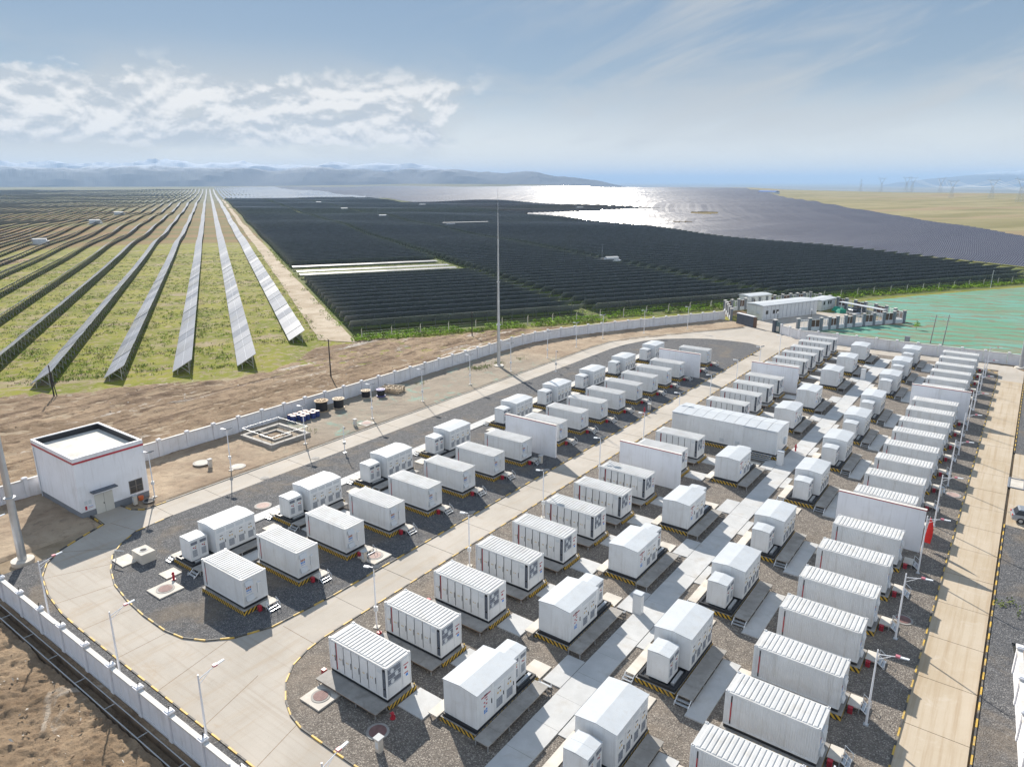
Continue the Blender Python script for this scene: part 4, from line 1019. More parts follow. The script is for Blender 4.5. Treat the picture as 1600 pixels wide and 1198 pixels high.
RL = [35.0,47.1,58.9,71.4,83.3,96.4,109.1,121.4,133.2,146.0,158.5]
for k, y in enumerate(RL): place('street_lamp', f'white pole lamp with one arm, {before(k, len(RL))} along the sandy right road', 'street lamp', AL6, (-4.3, y, .06), 0, 'lamps along the right road')
for k, x in enumerate((-26.9,-39.0,-50.7,-62.9,-75.0)): place('street_lamp', f'white pole lamp with one arm, {ordw(k+1)} from the right along the front wall', 'street lamp', AL5, (x, 19.25, .05), pi/2, 'lamps along the front wall')
for k, y in enumerate((35,47.2,60,72.6,84.8,96.6,109.2,121.8,134.5,147.4)): place('solar_lamp', f'slim lamp with a small solar panel, {before(k, 10)} beside the middle road', 'street lamp', SL, (-39.65, y, .06), radians(20), 'solar lamps beside the middle road')
BL = [(-79.75,37.3),(-79.6,47.3),(-79.8,59.2),(-80.3,72.5),(-80.2,83.9),(-80.3,96.7),(-79.85,108.7),(-80.1,122.1),(-80.4,134.3),(-80.2,146.1),(-75,157.4),(-68.5,168.8)]
for k, (x, y) in enumerate(BL): place('solar_lamp', f'slim lamp with a small solar panel, {before(k, len(BL))} on the inner soil strip', 'street lamp', SL, (x, y, .06), radians(20), 'solar lamps on the soil strip')
def cam_pole(label, x, y, h=3.8):
    r = thing('camera_pole', label, 'camera pole', (x, y, .06)); a = MB(); a.tube((0,0,0), (0,0,h), .06, .045, 'white_pole', 8); a.box(-.2, .2, -.2, .2, 0, .05, 'galvanised'); obj('pole', a, r)
    a = MB(); a.tube((0,0,h-.1), (.35,0,h-.15), .05, .05, 'white_pole', 8); a.tube((.3,0,h-.28), (.3,0,h-.12), .09, .09, 'window_dark', 8); obj('camera_head', a, r)
    a = MB(); a.box(-.17, .17, -.12, .12, h*.32, h*.32 + .4, 'galvanised'); obj('control_case', a, r)
cam_pole('thin pale camera pole at the near upper edge of the dark gravel', -72.6, 60.2)
cam_pole('thin pale camera pole at the far upper edge of the dark gravel', -72.5, 113.6, 4.3)
cam_pole('thin pale camera pole at the netted field corner', -11.4, 299.5, 6)
def mast(label, x, y, h, r0, segs):
    r = thing('lightning_mast', label, 'mast', (x, y, 0))
    z = 0; n = len(segs)
    for i, (zt, rb, rt) in enumerate(segs):
        a = MB(); a.tube((0,0,z), (0,0,zt), rb, rt, 'galvanised', 14); o = obj('mast_section', a, r); z = zt
        if i < n-1: a = MB(); a.tube((0,0,zt-.06), (0,0,zt + .06), rt*1.6, rt*1.6, 'galvanised', 14); obj('flange', a, r)
    a = MB(); a.prism(arc(0, 0, 1.0, 0, 345, 23), -.2, .22, 'concrete_pale'); obj('footing', a, r)
MSEG = [(8.5,.36,.29),(17,.28,.21),(25,.20,.13),(30,.11,.07),(34.6,.045,.02)]
mast('tall pale lightning mast standing on the soil strip before the wall', -84.35, 110.7, 34.6, .35, MSEG)
mast('tall pale lightning mast cut by the left edge beside the roundabout', -75.8, 21.95, 34.6, .35, [(6.8,.40,.33),(14,.32,.26),(22,.24,.17),(30,.12,.07),(34.6,.045,.02)])
mast('pale lightning mast at the right edge before the back wall', .9, 171.0, 34.6, .35, MSEG)
def wood_pole(label, x, y, h, lean=0, double=False):
    r = thing('utility_pole', label, 'utility pole', (x, y, -.2)); a = MB(); a.tube((0,0,0), (lean,0,h), .14, .09, 'dark_pole' if not double else 'concrete_plate', 8); obj('pole', a, r)
    a = MB()
    if double:
        for zz in (h-.5, h-1.4): a.bar((-.7,0,zz), (.7,0,zz), .08, 'galvanised'); a.tube((-.6,0,zz + .05), (-.6,0,zz + .3), .05, .05, 'concrete_pale', 6); a.tube((.6,0,zz + .05), (.6,0,zz + .3), .05, .05, 'concrete_pale', 6)
    else: a.bar((-.35,0,h-.3), (.35,0,h-.3), .07, 'dark_pole'); a.tube((.3,0,h-.26), (.3,0,h), .04, .04, 'concrete_pale', 6)
    obj('crossarm', a, r)
wood_pole('pair-legged dark pole at the head of the solar rows near the left edge', -134.1, 48.3, 5.8, 0)
a = MB(); a.tube((.5,.3,0), (.0,0,5.0), .09, .07, 'dark_pole', 6); obj('brace', a, bpy.data.objects['utility_pole'])
wood_pole('thin dark pole on the dirt by the bright end panels', -105.4, 85.3, 7.5)
wood_pole('thin dark pole in front of the dark solar field', -107.5, 130.5, 6.0)
wood_pole('left concrete pole behind the back wall on the green net', -16.7, 186.3, 6.9, .4, True)
wood_pole('right concrete pole behind the back wall on the green net', -14.2, 186.0, 7.2, .4, True)
# red feather flag beside the right fire wall
r = thing('feather_flag', 'red feather flag leaning beside the nearer right fire wall', 'flag', (-4.75, 77.2, .06))
a = MB(); a.tube((0,0,0), (.35,.0,3.6), .03, .02, 'white_pole', 6); obj('pole', a, r)
a = MB(); V = []; F_ = []
for k in range(9):
    t = k/8; z = .7 + 2.8*t; x0 = z*.35/3.6; wd = .62*(1-.75*t**3) ; V += [(x0 + .02, -.02, z), (x0 + .02 + wd, .12*sin(3*t + 1), z-.12)]
for k in range(8): q = 2*k; F_.append((q, q+1, q+3, q+2))
a.add(V, F_, 'flag_red'); V2 = [(x, y + .02, z) for x, y, z in V]; a.add(V2, [f[::-1] for f in F_], 'flag_red'); obj('banner', a, r)

# ------------------------------------------------------------------ perimeter walls
def pillar_meshes():
    a = MB(); a.box(-.20, .20, -.20, .20, -.2, 2.30, 'wall_white'); c = MB(); c.box(-.28, .28, -.28, .28, 2.30, 2.40, 'wall_white'); c.hexa([(-.24,-.24,2.40),(.24,-.24,2.40),(.24,.24,2.40),(-.24,.24,2.40),(-.18,-.18,2.46),(.18,-.18,2.46),(.18,.18,2.46),(-.18,.18,2.46)], 'wall_white')
    s_ = MB(); s_.bar((0,0,2.44), (.05,.02,2.84), .04, 'black_steel'); s_.bar((-.06,0,2.62), (.1,.02,2.62), .05, 'black_steel')
    return a.mesh('pillar'), c.mesh('cap'), s_.mesh('spike')
PIL, CAP, SPK = pillar_meshes()
PAN = {}
def panel(L):
    k = round(L, 1)
    if k not in PAN:
        a = MB(); n = 3; x0 = .22; w_ = (L-.44)/n
        a.box(.2, L-.2, -.05, .05, -.2, 2.05, 'wall_white')
        for i in range(n):
            for s0, s1 in ((-.085, -.05), (.05, .085)): a.box(x0 + i*w_ + .02, x0 + (i+1)*w_ - .02, s0, s1, .25, 1.98, 'wall_white')
        a.box(.2, L-.2, -.11, .11, -.2, .22, 'wall_white'); b_ = MB(); b_.box(.2, L-.2, -.17, .17, 2.05, 2.20, 'coping'); b_.box(.2, L-.2, -.12, .12, 1.98, 2.05, 'wall_white')
        PAN[k] = (a.mesh('wall_panel'), b_.mesh('coping'))
    return PAN[k]
def wall(label, pts, spike=True, last=True):
    r = thing('perimeter_wall', label, 'wall', (pts[0][0], pts[0][1], 0)); ox, oy = pts[0]
    def put(me, n, x, y, rz):
        o = bpy.data.objects.new(n, me); COL.objects.link(o); o.parent = r; o.location = (x-ox, y-oy, 0); o.rotation_euler = (0, 0, rz); return o
    for i, (p, q) in enumerate(zip(pts, pts[1:])):
        L = hypot(q[0]-p[0], q[1]-p[1]); rz = atan2(q[1]-p[1], q[0]-p[0]); pa, co = panel(L)
        put(pa, 'wall_panel', p[0], p[1], rz); put(co, 'coping', p[0], p[1], rz)
    for i, (x, y) in enumerate(pts if last else pts[:-1]):
        q = pts[min(i+1, len(pts)-1)]; p = pts[max(i-1, 0)]; rz = atan2(q[1]-p[1], q[0]-p[0])
        pl_ = put(PIL, 'pillar', x, y, rz); put(CAP, 'cap', x, y, rz)
        if spike: put(SPK, 'spike', x, y, rz)
front = [(-93.4 + 4.0*k + (.0), 18.2) for k in range(26)]
wall('white panelled wall running along the front left corner beside the ditch', front)
left = [(-92.1, 20.4 + 4.05*k) for k in range(27)]
cx = [(-92.1,125.7)] + [(-91.8,129.7),(-91.2,133.7),(-90.2,137.6),(-88.9,141.4),(-87.4,145.1),(-85.8,148.8),(-84.1,152.4),(-82.3,156.0),(-80.5,159.6),(-78.7,163.2),(-76.9,166.7),(-75.0,170.2),(-73.1,173.7),(-71.2,177.2),(-69.3,180.7),(-67.5,184.2),(-65.9,187.6)]
wall('long white panelled wall along the left side curving to the gate', left + cx, False)
back = [(-47.6,176.6),(-45.2,174.9),(-42.3,173.1)] + [(-38.25 + 4.1*k, 173.15 + .06*k) for k in range(16)]
wall('white panelled wall along the back below the green netting', back, False)
wall('short white wall section at the lower right edge', [(3.75,59.6),(4.0,55.6),(4.25,51.6),(4.5,47.6),(4.75,43.6)], False)

# ------------------------------------------------------------------ pump house
r = thing('pump_house', 'white flat-roofed pump house with a red band and grey base', 'building', (-91.2, 29.6, 0))
Wb, Lb, Hb = 10.6, 7.6, 7.1
a = MB(); a.box(.04, Wb-.04, .04, Lb-.04, -.2, .72, 'plinth_grey'); obj('base_course', a, r)
a = MB(); a.box(.0, Wb, 0, Lb, .72, 6.3, 'firewall_white'); obj('wall', a, r)
a = MB()
t = .24
for x0, x1, y0, y1 in ((0,Wb,0,t),(0,Wb,Lb-t,Lb),(0,t,t,Lb-t),(Wb-t,Wb,t,Lb-t)): a.box(x0-.03, x1 + .03 if x1 == Wb else x1, y0-.03 if y0 == 0 else y0, y1 + .03 if y1 == Lb else y1, 6.3, Hb, 'wall_white')
obj('parapet', a, r)
a = MB(); e_ = .012
for q in ((t, t+e_, t, Lb-t), (Wb-t-e_, Wb-t, t, Lb-t), (t+e_, Wb-t-e_, t, t+e_), (t+e_, Wb-t-e_, Lb-t-e_, Lb-t)): a.box(*q, 6.34, Hb-.10, 'black_steel')
obj('roof_lining', a, r)
a = MB(); a.tube((.6, -.08, .1), (.6, -.08, 6.2), .05, .05, 'grey_panel', 8); obj('downpipe', a, r)
a = MB(); a.box(t, Wb-t, t, Lb-t, 6.25, 6.34, 'roof_screed'); obj('roof', a, r)
a = MB()
for q in ((-.045, Wb + .045, -.045, -.031), (-.045, Wb + .045, Lb + .031, Lb + .045), (-.045, -.031, -.031, Lb + .031), (Wb + .031, Wb + .045, -.031, Lb + .031)): a.box(*q, 6.42, 6.64, 'red_paint')
obj('red_band', a, r)
a = MB(); a.box(Wb, Wb + .05, 1.55, 3.5, .0, 2.3, 'cream_door'); a.box(Wb + .05, Wb + .056, 2.515, 2.535, .05, 2.25, 'dark_gap'); a.box(Wb + .05, Wb + .1, 2.40, 2.46, 1.0, 1.2, 'black_steel'); obj('door', a, r)
a = MB(); a.box(Wb, Wb + .75, 1.2, 3.9, 2.75, 2.88, 'slate_panel'); obj('canopy', a, r)
wf = MB(); wf.box(Wb-.12, Wb + .03, 5.4, 6.95, 1.0, 2.6, 'window_frame'); wo_ = obj('window', wf, r)
for j in range(2):
    for k in range(2): a = MB(); a.box(Wb + .03, Wb + .036, 5.48 + .76*j, 6.12 + .76*j, 1.08 + .80*k, 1.80 + .74*k, 'window_dark'); obj('pane', a, wo_)
a = MB()
for k in range(2): a.box(Wb, Wb + .008, .45 + .42*k, .78 + .42*k, 1.5, 1.95, 'grey_panel')
a.box(Wb, Wb + .008, .45, .66, .9, 1.35, 'red_paint'); a.box(Wb, Wb + .008, .8, 1.3, 1.2, 1.24, 'blue_text'); a.box(Wb, Wb + .008, .8, 1.3, 1.05, 1.09, 'maroon_text'); obj('notice_board', a, r)
thing('orange_bucket', 'orange bucket-like box below the pump house window', 'box', (-80.15, 35.9, .1), 0, None, MB().tube((0,0,0), (0,0,.45), .24, .32, 'orange_plastic', 10))

# ------------------------------------------------------------------ settling pit with railing
r = thing('settling_pit', 'open concrete pit with a raised rim and white railings on the soil strip', 'pit', (-89.3, 55.1, 0))
a = MB()
for x0, x1, y0, y1 in ((0,7.4,0,.5),(0,7.4,6.2,6.7),(0,.5,.5,6.2),(6.9,7.4,.5,6.2)): a.box(x0, x1, y0, y1, -.1, .55, 'concrete_plate')
obj('rim', a, r)
a = MB(); a.box(.5, 6.9, .5, 6.2, .04, .18, 'strip_soil'); a.box(1.8, 5.6, 1.8, 2.1, .18, .42, 'concrete_plate'); a.box(1.8, 5.6, 4.6, 4.9, .18, .42, 'concrete_plate'); a.box(1.8, 2.1, 2.1, 4.6, .18, .42, 'concrete_plate'); a.box(5.3, 5.6, 2.1, 4.6, .18, .42, 'concrete_plate'); a.box(2.1, 5.3, 2.1, 4.6, .18, .20, 'soil_dark'); obj('pit_floor', a, r)
a = MB()
def rail(mb, x0, y0, x1, y1, z0, h, m='galvanised', n=3):
    for zz in (h,): mb.bar((x0,y0,z0 + zz), (x1,y1,z0 + zz), .022, m)
    for k in range(n+1): mb.bar((x0 + (x1-x0)*k/n, y0 + (y1-y0)*k/n, z0), (x0 + (x1-x0)*k/n, y0 + (y1-y0)*k/n, z0 + h), .035, m)
for e in ((.25,.25,7.15,.25),(7.15,.25,7.15,6.45),(7.15,6.45,.25,6.45),(.25,6.45,.25,.25)): rail(a, *e, .55, 1.0)
for e in ((1.9,1.9,5.5,1.9),(5.5,1.9,5.5,4.8),(5.5,4.8,1.9,4.8),(1.9,4.8,1.9,1.9)): rail(a, *e, .42, .6, 'leg_steel', 2)
obj('railing', a, r)

# ------------------------------------------------------------------ reels, drums, pallets along the left wall
def reel(label, x, y, R_, h, wood='wood', wrap='cable_black', spokes=False):
    r = thing('cable_reel', label, 'cable reel', (x, y, .05), random.random(), 'cable reels by the wall')
    a = MB(); a.tube((0,0,.12), (0,0,h-.12), R_*.80, R_*.80, wrap, 20); obj('wound_cable', a, r)
    for z in (0, h-.1):
        a = MB()
        if z > 0:
            n = 20
            for k in range(n):
                a0, a1 = 2*pi*k/n, 2*pi*(k+1)/n
                vs = [(R_*.72*cos(a0),R_*.72*sin(a0),z),(R_*cos(a0),R_*sin(a0),z),(R_*cos(a1),R_*sin(a1),z),(R_*.72*cos(a1),R_*.72*sin(a1),z)]; a.hexa(vs + [(q[0], q[1], z + .1) for q in vs], wood)
            for k in range(4): a.bar((R_*.74*cos(pi*k/4),R_*.74*sin(pi*k/4),z + .04), (-R_*.74*cos(pi*k/4),-R_*.74*sin(pi*k/4),z + .04 + .004*k), .16, 'pale_wood' if spokes else wood)
        else: a.tube((0,0,z), (0,0,z + .1), R_, R_, wood, 20)
        obj('flange', a, r)
reel('large black cable reel with wooden flange next to the blue drums', -90.0, 70.5, 1.15, 1.75)
reel('large black cable reel with white tangled ends right of the wooden one', -89.0, 73.2, 1.0, 1.6, 'pale_wood', spokes=True)
reel('smaller reel with a pale timber flange by the wall', -89.7, 79.8, .85, 1.3, 'pale_wood')
reel('smaller reel wrapped in purple beside the stacked pallets', -88.3, 82.0, .8, 1.2, 'purple_wrap')
k = 0
for i in range(5):
    for j in range(3):
        if (i, j) in ((0, 2), (4, 0)): continue
        x = -90.2 + .95*j + .2*(i % 2); y = 64.4 + .95*i; redlid = (i, j) == (2, 1)
        r = thing('oil_drum', 'red drum in the middle of the blue drums by the wall' if redlid else 'blue drum with a pale lid clustered by the left wall', 'drum', (x, y, .05), 0, None if redlid else 'blue drums by the wall')
        a = MB()
        for q in range(3): a.tube((0,0,.3*q), (0,0,.3*(q+1)), .40, .40, 'red_paint' if redlid else 'drum_blue', 14); a.tube((0,0,.3*(q+1)-.03), (0,0,.3*(q+1)), .425, .425, 'red_paint' if redlid else 'drum_blue', 14)
        obj('drum_shell', a, r); a = MB(); a.tube((0,0,.9), (0,0,.93), .39, .39, 'red_paint' if redlid else 'drum_lid', 14); obj('lid', a, r)
for q in range(3):
    r = thing('pallet', f'{ORD[q+1]} timber frame from the ground in the stack by the wall', 'pallet', (-88.6, 85.0, .05 + .32*q), radians(12 + 5*q), 'timber frames by the wall')
    for k in range(5): a = MB(); a.box(-1.8 + .9*k-.08, -1.8 + .9*k + .08, -1.2, 1.2, .12, .22, 'pale_wood'); obj('plank', a, r)
    for k in range(3): a = MB(); a.box(-2.0, 2.0, -1.1 + 1.1*k-.07, -1.1 + 1.1*k + .07, .22, .30, 'pale_wood'); obj('plank', a, r)
    for k in range(2): a = MB(); a.box(-2.0, 2.0, -1.0 + 2.0*k-.07, -1.0 + 2.0*k + .07, 0, .12, 'wood'); obj('bearer', a, r)

# ------------------------------------------------------------------ gate and workers' compound behind it
r = thing('gate_screen', 'dark slate sliding gate panel with a pale top beside the gate opening', 'gate', (-60.9, 183.7, 0), atan2(-3.2, 5.6))
a = MB(); a.box(0, 6.2, -.35, .35, -.1, 2.7, 'slate_panel'); obj('gate_panel', a, r); a = MB(); a.box(-.05, 6.3, -.42, .42, 2.7, 2.84, 'wall_white'); obj('cap', a, r)
a = MB(); a.box(6.2, 6.75, -.35, .35, -.1, 2.65, 'rust_brown'); obj('end_frame', a, r)
r = thing('gate_post', 'dark green gate post right of the opening with a pale panel', 'gate post', (-49.6, 177.9, 0), radians(-30))
a = MB(); a.box(-.4, .4, -.4, .4, -.1, 3.0, 'slate_panel'); obj('post', a, r); a = MB(); a.box(-.5, .5, -.5, .5, 3.0, 3.15, 'coping'); obj('cap', a, r)
a = MB(); a.box(.5, 1.9, -.05, .05, -.1, 2.7, 'glass_tint'); a.box(.6, 1.5, -.07, -.05, .4, 1.6, 'concrete_pale'); obj('side_panel', a, r)
def comp_fence(label, pts, first_solid, group='pillared fences of the compound'):
    r = thing('compound_fence', label, 'fence', (pts[0][0], pts[0][1], 0), 0, group); ox, oy = pts[0]
    pm = MB(); pm.box(-.38, .38, -.3, .3, -.1, 3.1, 'plinth_grey'); cm = MB(); cm.box(-.46, .46, -.38, .38, 3.1, 3.22, 'coping'); PM, CM = pm.mesh('pillar'), cm.mesh('cap')
    def put(me, n, x, y, rz, par=r):
        o = bpy.data.objects.new(n, me); COL.objects.link(o); o.parent = par; o.location = (x-ox, y-oy, 0) if par is r else (0, 0, 0); o.rotation_euler = (0, 0, rz if par is r else 0); return o
    n = 0
    for p, q in zip(pts, pts[1:]):
        L = hypot(q[0]-p[0], q[1]-p[1]); m = max(1, round(L/3.1)); rz = atan2(q[1]-p[1], q[0]-p[0])
        for k in range(m):
            x, y = p[0] + (q[0]-p[0])*k/m, p[1] + (q[1]-p[1])*k/m; w_ = L/m
            put(PM, 'pillar', x, y, rz); put(CM, 'cap', x, y, rz)
            a = MB(); a.box(.38, w_-.38, -.2, .2, -.1, .85, 'grey_panel'); put(a.mesh('low_wall'), 'low_wall', x, y, rz)
            a = MB(); z0, z1 = .85, 2.75
            for x0, x1 in ((.38,.46),(w_/2-.05,w_/2+.05),(w_-.46,w_-.38)): a.box(x0, x1, -.06, .06, z0, z1, 'wall_white')
            a.box(.38, w_-.38, -.07, .07, z0-.02, z0 + .06, 'wall_white'); a.box(.38, w_-.38, -.07, .07, z1-.06, z1 + .02, 'wall_white')
            f = put(a.mesh('frame'), 'frame', x, y, rz)
            solid = (n + first_solid) % 2 == 0
            for x0, x1 in ((.46, w_/2-.05), (w_/2 + .05, w_-.46)):
                a = MB(); a.box(x0, x1, -.02, .02, z0 + .06, z1-.06, 'rust_brown' if solid else 'glass_tint')
                if solid:
                    for b0 in range(1, 3): a.box(x0, x1, -.03, .03, z0 + .62*b0, z0 + .62*b0 + .05, 'black_steel')
                else:
                    a = MB()
                    for b0 in range(5): a.box(x0 + (x1-x0)*b0/5, x0 + (x1-x0)*b0/5 + .03, -.015, .015, z0 + .06, z1-.06, 'rail_white')
                put(a.mesh('panel'), 'panel', x, y, rz, f)
            n += 1
    put(PM, 'pillar', *pts[-1], 0); put(CM, 'cap', *pts[-1], 0)
comp_fence('grey pillared compound fence facing the back wall and the net', [(-45.3,182.6),(-41.0,187.2),(-35.4,197.0),(-29.8,205.6),(-25.8,210.8)], 1)
comp_fence('grey pillared compound fence on the far side by the net', [(-25.8,210.8),(-31.0,216.4),(-40.0,222.2),(-48.0,226.6),(-54.5,230.5)], 0)
comp_fence('grey pillared compound fence left of the gate', [(-63.8,187.0),(-70.0,199.2),(-66.6,206.4),(-63.0,214.5),(-58.6,223.5),(-54.5,230.5)], 0)
def hut(label, x, y, rz, L, Wd, H, panels, win=True):
    r = thing('site_office', label, 'building', (x, y, 0), rz)
    a = MB(); a.box(0, L, 0, Wd, -.1, H, 'white_paint'); obj('wall', a, r)
    a = MB(); a.box(-.25, L + .25, -.25, Wd + .25, H, H + .18, 'cabinet_roof'); a.hexa([(-.2,-.2,H + .18),(L + .2,-.2,H + .18),(L + .2,Wd + .2,H + .18),(-.2,Wd + .2,H + .18),(-.2,Wd*.4,H + .4),(L + .2,Wd*.4,H + .4),(L + .2,Wd*.6,H + .4),(-.2,Wd*.6,H + .4)], 'cabinet_roof'); obj('roof', a, r)
    for k in range(panels): a = MB(); a.box(L*k/panels + .06, L*(k+1)/panels-.06, -.05, 0, .35, H-.2, 'door_white'); obj('wall_panel', a, r)
    for k in range(1, panels): a = MB(); a.box(L*k/panels-.03, L*k/panels + .03, -.03, 0, .2, H-.1, 'grille'); obj('joint', a, r)
    if win:
        for x0 in (1.1, 3.7, 5.0):
            f = MB(); f.box(x0, x0 + .9, -.08, -.05, 1.5, 2.5, 'window_frame'); fo = obj('window', f, r); p_ = MB(); p_.box(x0 + .06, x0 + .84, -.086, -.08, 1.56, 2.44, 'window_dark'); obj('pane', p_, fo)
    a = MB(); a.box(-.25, 0, 1.2, 2.1, 1.4, 1.9, 'grey_panel'); obj('air_conditioner', a, r)
    a = MB(); a.box(-.04, 0, Wd*.55, Wd*.55 + .95, .1, 2.2, 'door_white'); obj('door', a, r)
ang = atan2(210.6-191.7, -47.7+56.8)
hut('long white panelled site office inside the gate', -56.9, 191.6, ang, 21.2, 5.6, 3.75, 14)
hut('small white site hut behind the long office', -47.9, 216.4, atan2(9, 2.2), 8.5, 4.2, 2.8, 4)
hut('low white hut behind the long office roof on the left', -66.0, 208.0, ang, 9, 4, 3.4, 5, False)
r = thing('car_shelter', 'long thin white canopy roof at the far side of the compound', 'shelter', (-43, 217.5, 0), atan2(-7.6, 12.7))
a = MB(); a.box(0, 14.6, -.9, .9, 2.9, 3.05, 'cabinet_roof'); obj('roof', a, r)
for k in range(5): a = MB(); a.box(.2 + 3.5*k, .35 + 3.5*k, -.08, .08, -.1, 2.9, 'rail_white'); obj('post', a, r)
def car(label, x, y, rz, colour='car_silver', z=.0):
    """hatchback / SUV: a lofted body along x, with glass house, four wheels and lights"""
    r = thing('parked_car', label, 'car', (x, y, z), rz)
    prof = [(-2.2,.45,.72,.82),(-2.1,.35,.95,.86),(-1.2,.3,1.0,.9),(0,.3,1.02,.9),(1.0,.3,1.0,.9),(1.8,.32,.92,.86),(2.2,.4,.75,.78)]
    a = MB(); V = []; F_ = []
    for px, z0, z1, hw in prof: V += [(px,-hw,z0),(px,hw,z0),(px,hw*1.0,(z0+z1)/2),(px,hw*.96,z1),(px,-hw*.96,z1),(px,-hw,(z0+z1)/2)]
    n = 6
    for k in range(len(prof)-1):
        for j in range(n): F_.append((k*n + j, k*n + (j+1) % n, (k+1)*n + (j+1) % n, (k+1)*n + j))
    F_ += [tuple(range(n-1,-1,-1)), tuple(range((len(prof)-1)*n, len(prof)*n))]; a.add(V, F_, colour); obj('body', a, r)
    a = MB(); a.hexa([(-1.95,-.84,.98),(.95,-.84,.98),(.95,.84,.98),(-1.95,.84,.98),(-1.6,-.68,1.52),(.2,-.68,1.52),(.2,.68,1.52),(-1.6,.68,1.52)], 'car_dark'); obj('window_glass', a, r)
    a = MB(); a.hexa([(-1.68,-.70,1.5),(.25,-.70,1.5),(.25,.70,1.5),(-1.68,.70,1.5),(-1.5,-.62,1.6),(.05,-.62,1.6),(.05,.62,1.6),(-1.5,.62,1.6)], colour); obj('roof', a, r)
    for sx in (-1.35, 1.38):
        for sy in (-.82, .82): a = MB(); a.tube((sx,sy-.1,.34), (sx,sy + .1,.34), .34, .34, 'rubber', 14); wl = obj('wheel', a, r); a = MB(); a.tube((sx,sy + (.1 if sy > 0 else -.12),.34), (sx,sy + (.12 if sy > 0 else -.1),.34), .2, .2, 'galvanised', 10); obj('rim', a, wl)
    for sy in (-.66, .66): a = MB(); a.box(-2.2, -2.08, sy-.14, sy + .14, .78, .93, 'red_light'); obj('tail_light', a, r); a = MB(); a.box(2.02, 2.16, sy-.14, sy + .14, .66, .8, 'lamp_glass'); obj('headlight', a, r)
car('silver car parked at the right edge beside the sandy road', 4.45, 90.6, radians(8))
car('silver car parked in front in the compound', -38.6, 214.0, radians(-40))
car('dark car parked behind the silver one in the compound', -38.2, 218.2, radians(-40), 'car_dark')
for k, (x, y, l) in enumerate(((-44.0,220.0,'rear green tarp-covered heap by the small hut'), (-42.4,216.8,'front green tarp-covered heap by the parked cars'))):
    r = thing('tarp_heap', l, 'heap', (x, y, 0), k, 'green tarp heaps'); a = MB(); a.hexa([(-1.6,-1,-.1),(1.6,-1,-.1),(1.6,1,-.1),(-1.6,1,-.1),(-1.1,-.6,1.0),(1.2,-.5,.8),(1.0,.6,.9),(-1.0,.5,1.1)], 'tarp_green'); obj('tarp', a, r)
r = thing('drain_frame', 'rectangular concrete drain frame set in the sandy yard opening', 'drain', (2.5, 102.2, .0)); a = MB()
for x0, x1, y0, y1 in ((-.9,.9,-1.8,-1.6),(-.9,.9,1.6,1.8),(-.9,-.7,-1.6,1.6),(.7,.9,-1.6,1.6)): a.box(x0, x1, y0, y1, 0, .12, 'plinth_grey')
obj('frame', a, r); a = MB(); a.box(-.7, .7, -1.6, 1.6, 0, .05, 'concrete_pale'); obj('cover', a, r)
r = thing('transformer_box', 'small grey transformer on a stand behind the back wall', 'transformer', (-20.4, 177.4, 0)); a = MB(); a.box(-.5, .5, -.4, .4, 1.3, 2.7, 'plinth_grey'); obj('tank', a, r); a = MB()
for sx in (-.4, .4): a.bar((sx,0,-.1), (sx,0,1.3), .1, 'galvanised')
obj('stand', a, r)
for k in range(8):
    x, y = [(-52.5,190),(-46.5,200),(-42,208),(-35,213),(-40,186),(-60,186),(-71,193),(-33,220)][k]
    if k in (0, 1, 3):
        r = thing('globe_lamp', f'{["first","second","","third"][k]} globe lamp from the gate in the compound', 'lamp', (x, y, 0), 0, 'globe lamps in the compound'); a = MB(); a.tube((0,0,0), (0,0,2.8), .05, .05, 'dark_pole', 6); obj('pole', a, r); a = MB(); a.tube((0,0,2.8), (0,0,3.05), .22, .12, 'lamp_glass', 10); a.tube((0,0,2.6), (0,0,2.8), .1, .22, 'lamp_glass', 10); obj('globe', a, r)

# ------------------------------------------------------------------ solar rows
def lerp_tab(tab, v):
    if v <= tab[0][0]: return tab[0][1]
    for (x0,y0),(x1,y1) in zip(tab, tab[1:]):
        if x0 <= v <= x1: return y0 + (y1-y0)*(v-x0)/(x1-x0)
    return tab[-1][1]
def gz(a, b):
    x, y = from_ab(a, b); return terr(x, y), x, y
def strip(mb, stations, top, under='panel_back', edge='panel_frame', t=.06):
    """a long thin slab through stations ((x,y,z) one edge, (x,y,z) other edge)"""
    V = []; n = len(stations)
    for p, q in stations: V += [p, q, (q[0], q[1], q[2]-t), (p[0], p[1], p[2]-t)]
    mb.add(V, [(4*k, 4*k+4, 4*k+5, 4*k+1) for k in range(n-1)], top)
    mb.add(V, [(4*k+2, 4*k+6, 4*k+7, 4*k+3) for k in range(n-1)], under)
    mb.add(V, [(4*k+1, 4*k+5, 4*k+6, 4*k+2) for k in range(n-1)] + [(4*k+3, 4*k+7, 4*k+4, 4*k) for k in range(n-1)] + [(0,1,2,3), (4*n-1,4*n-2,4*n-3,4*n-4)], edge)
def field_obj(name, mb, a0, b0, parent=None, **pr):
    o = obj(name, mb, parent, **pr)
    if parent is None: x, y = from_ab(a0, b0); o.location = (x, y, 0); o.rotation_euler = (0, 0, FIELD_RZ)
    return o
def row_root(label, group, a0, b0, mb=None):
    x, y = from_ab(a0, b0); return thing('solar_panel_row', label, 'solar panels', (x, y, 0), FIELD_RZ, group, mb)
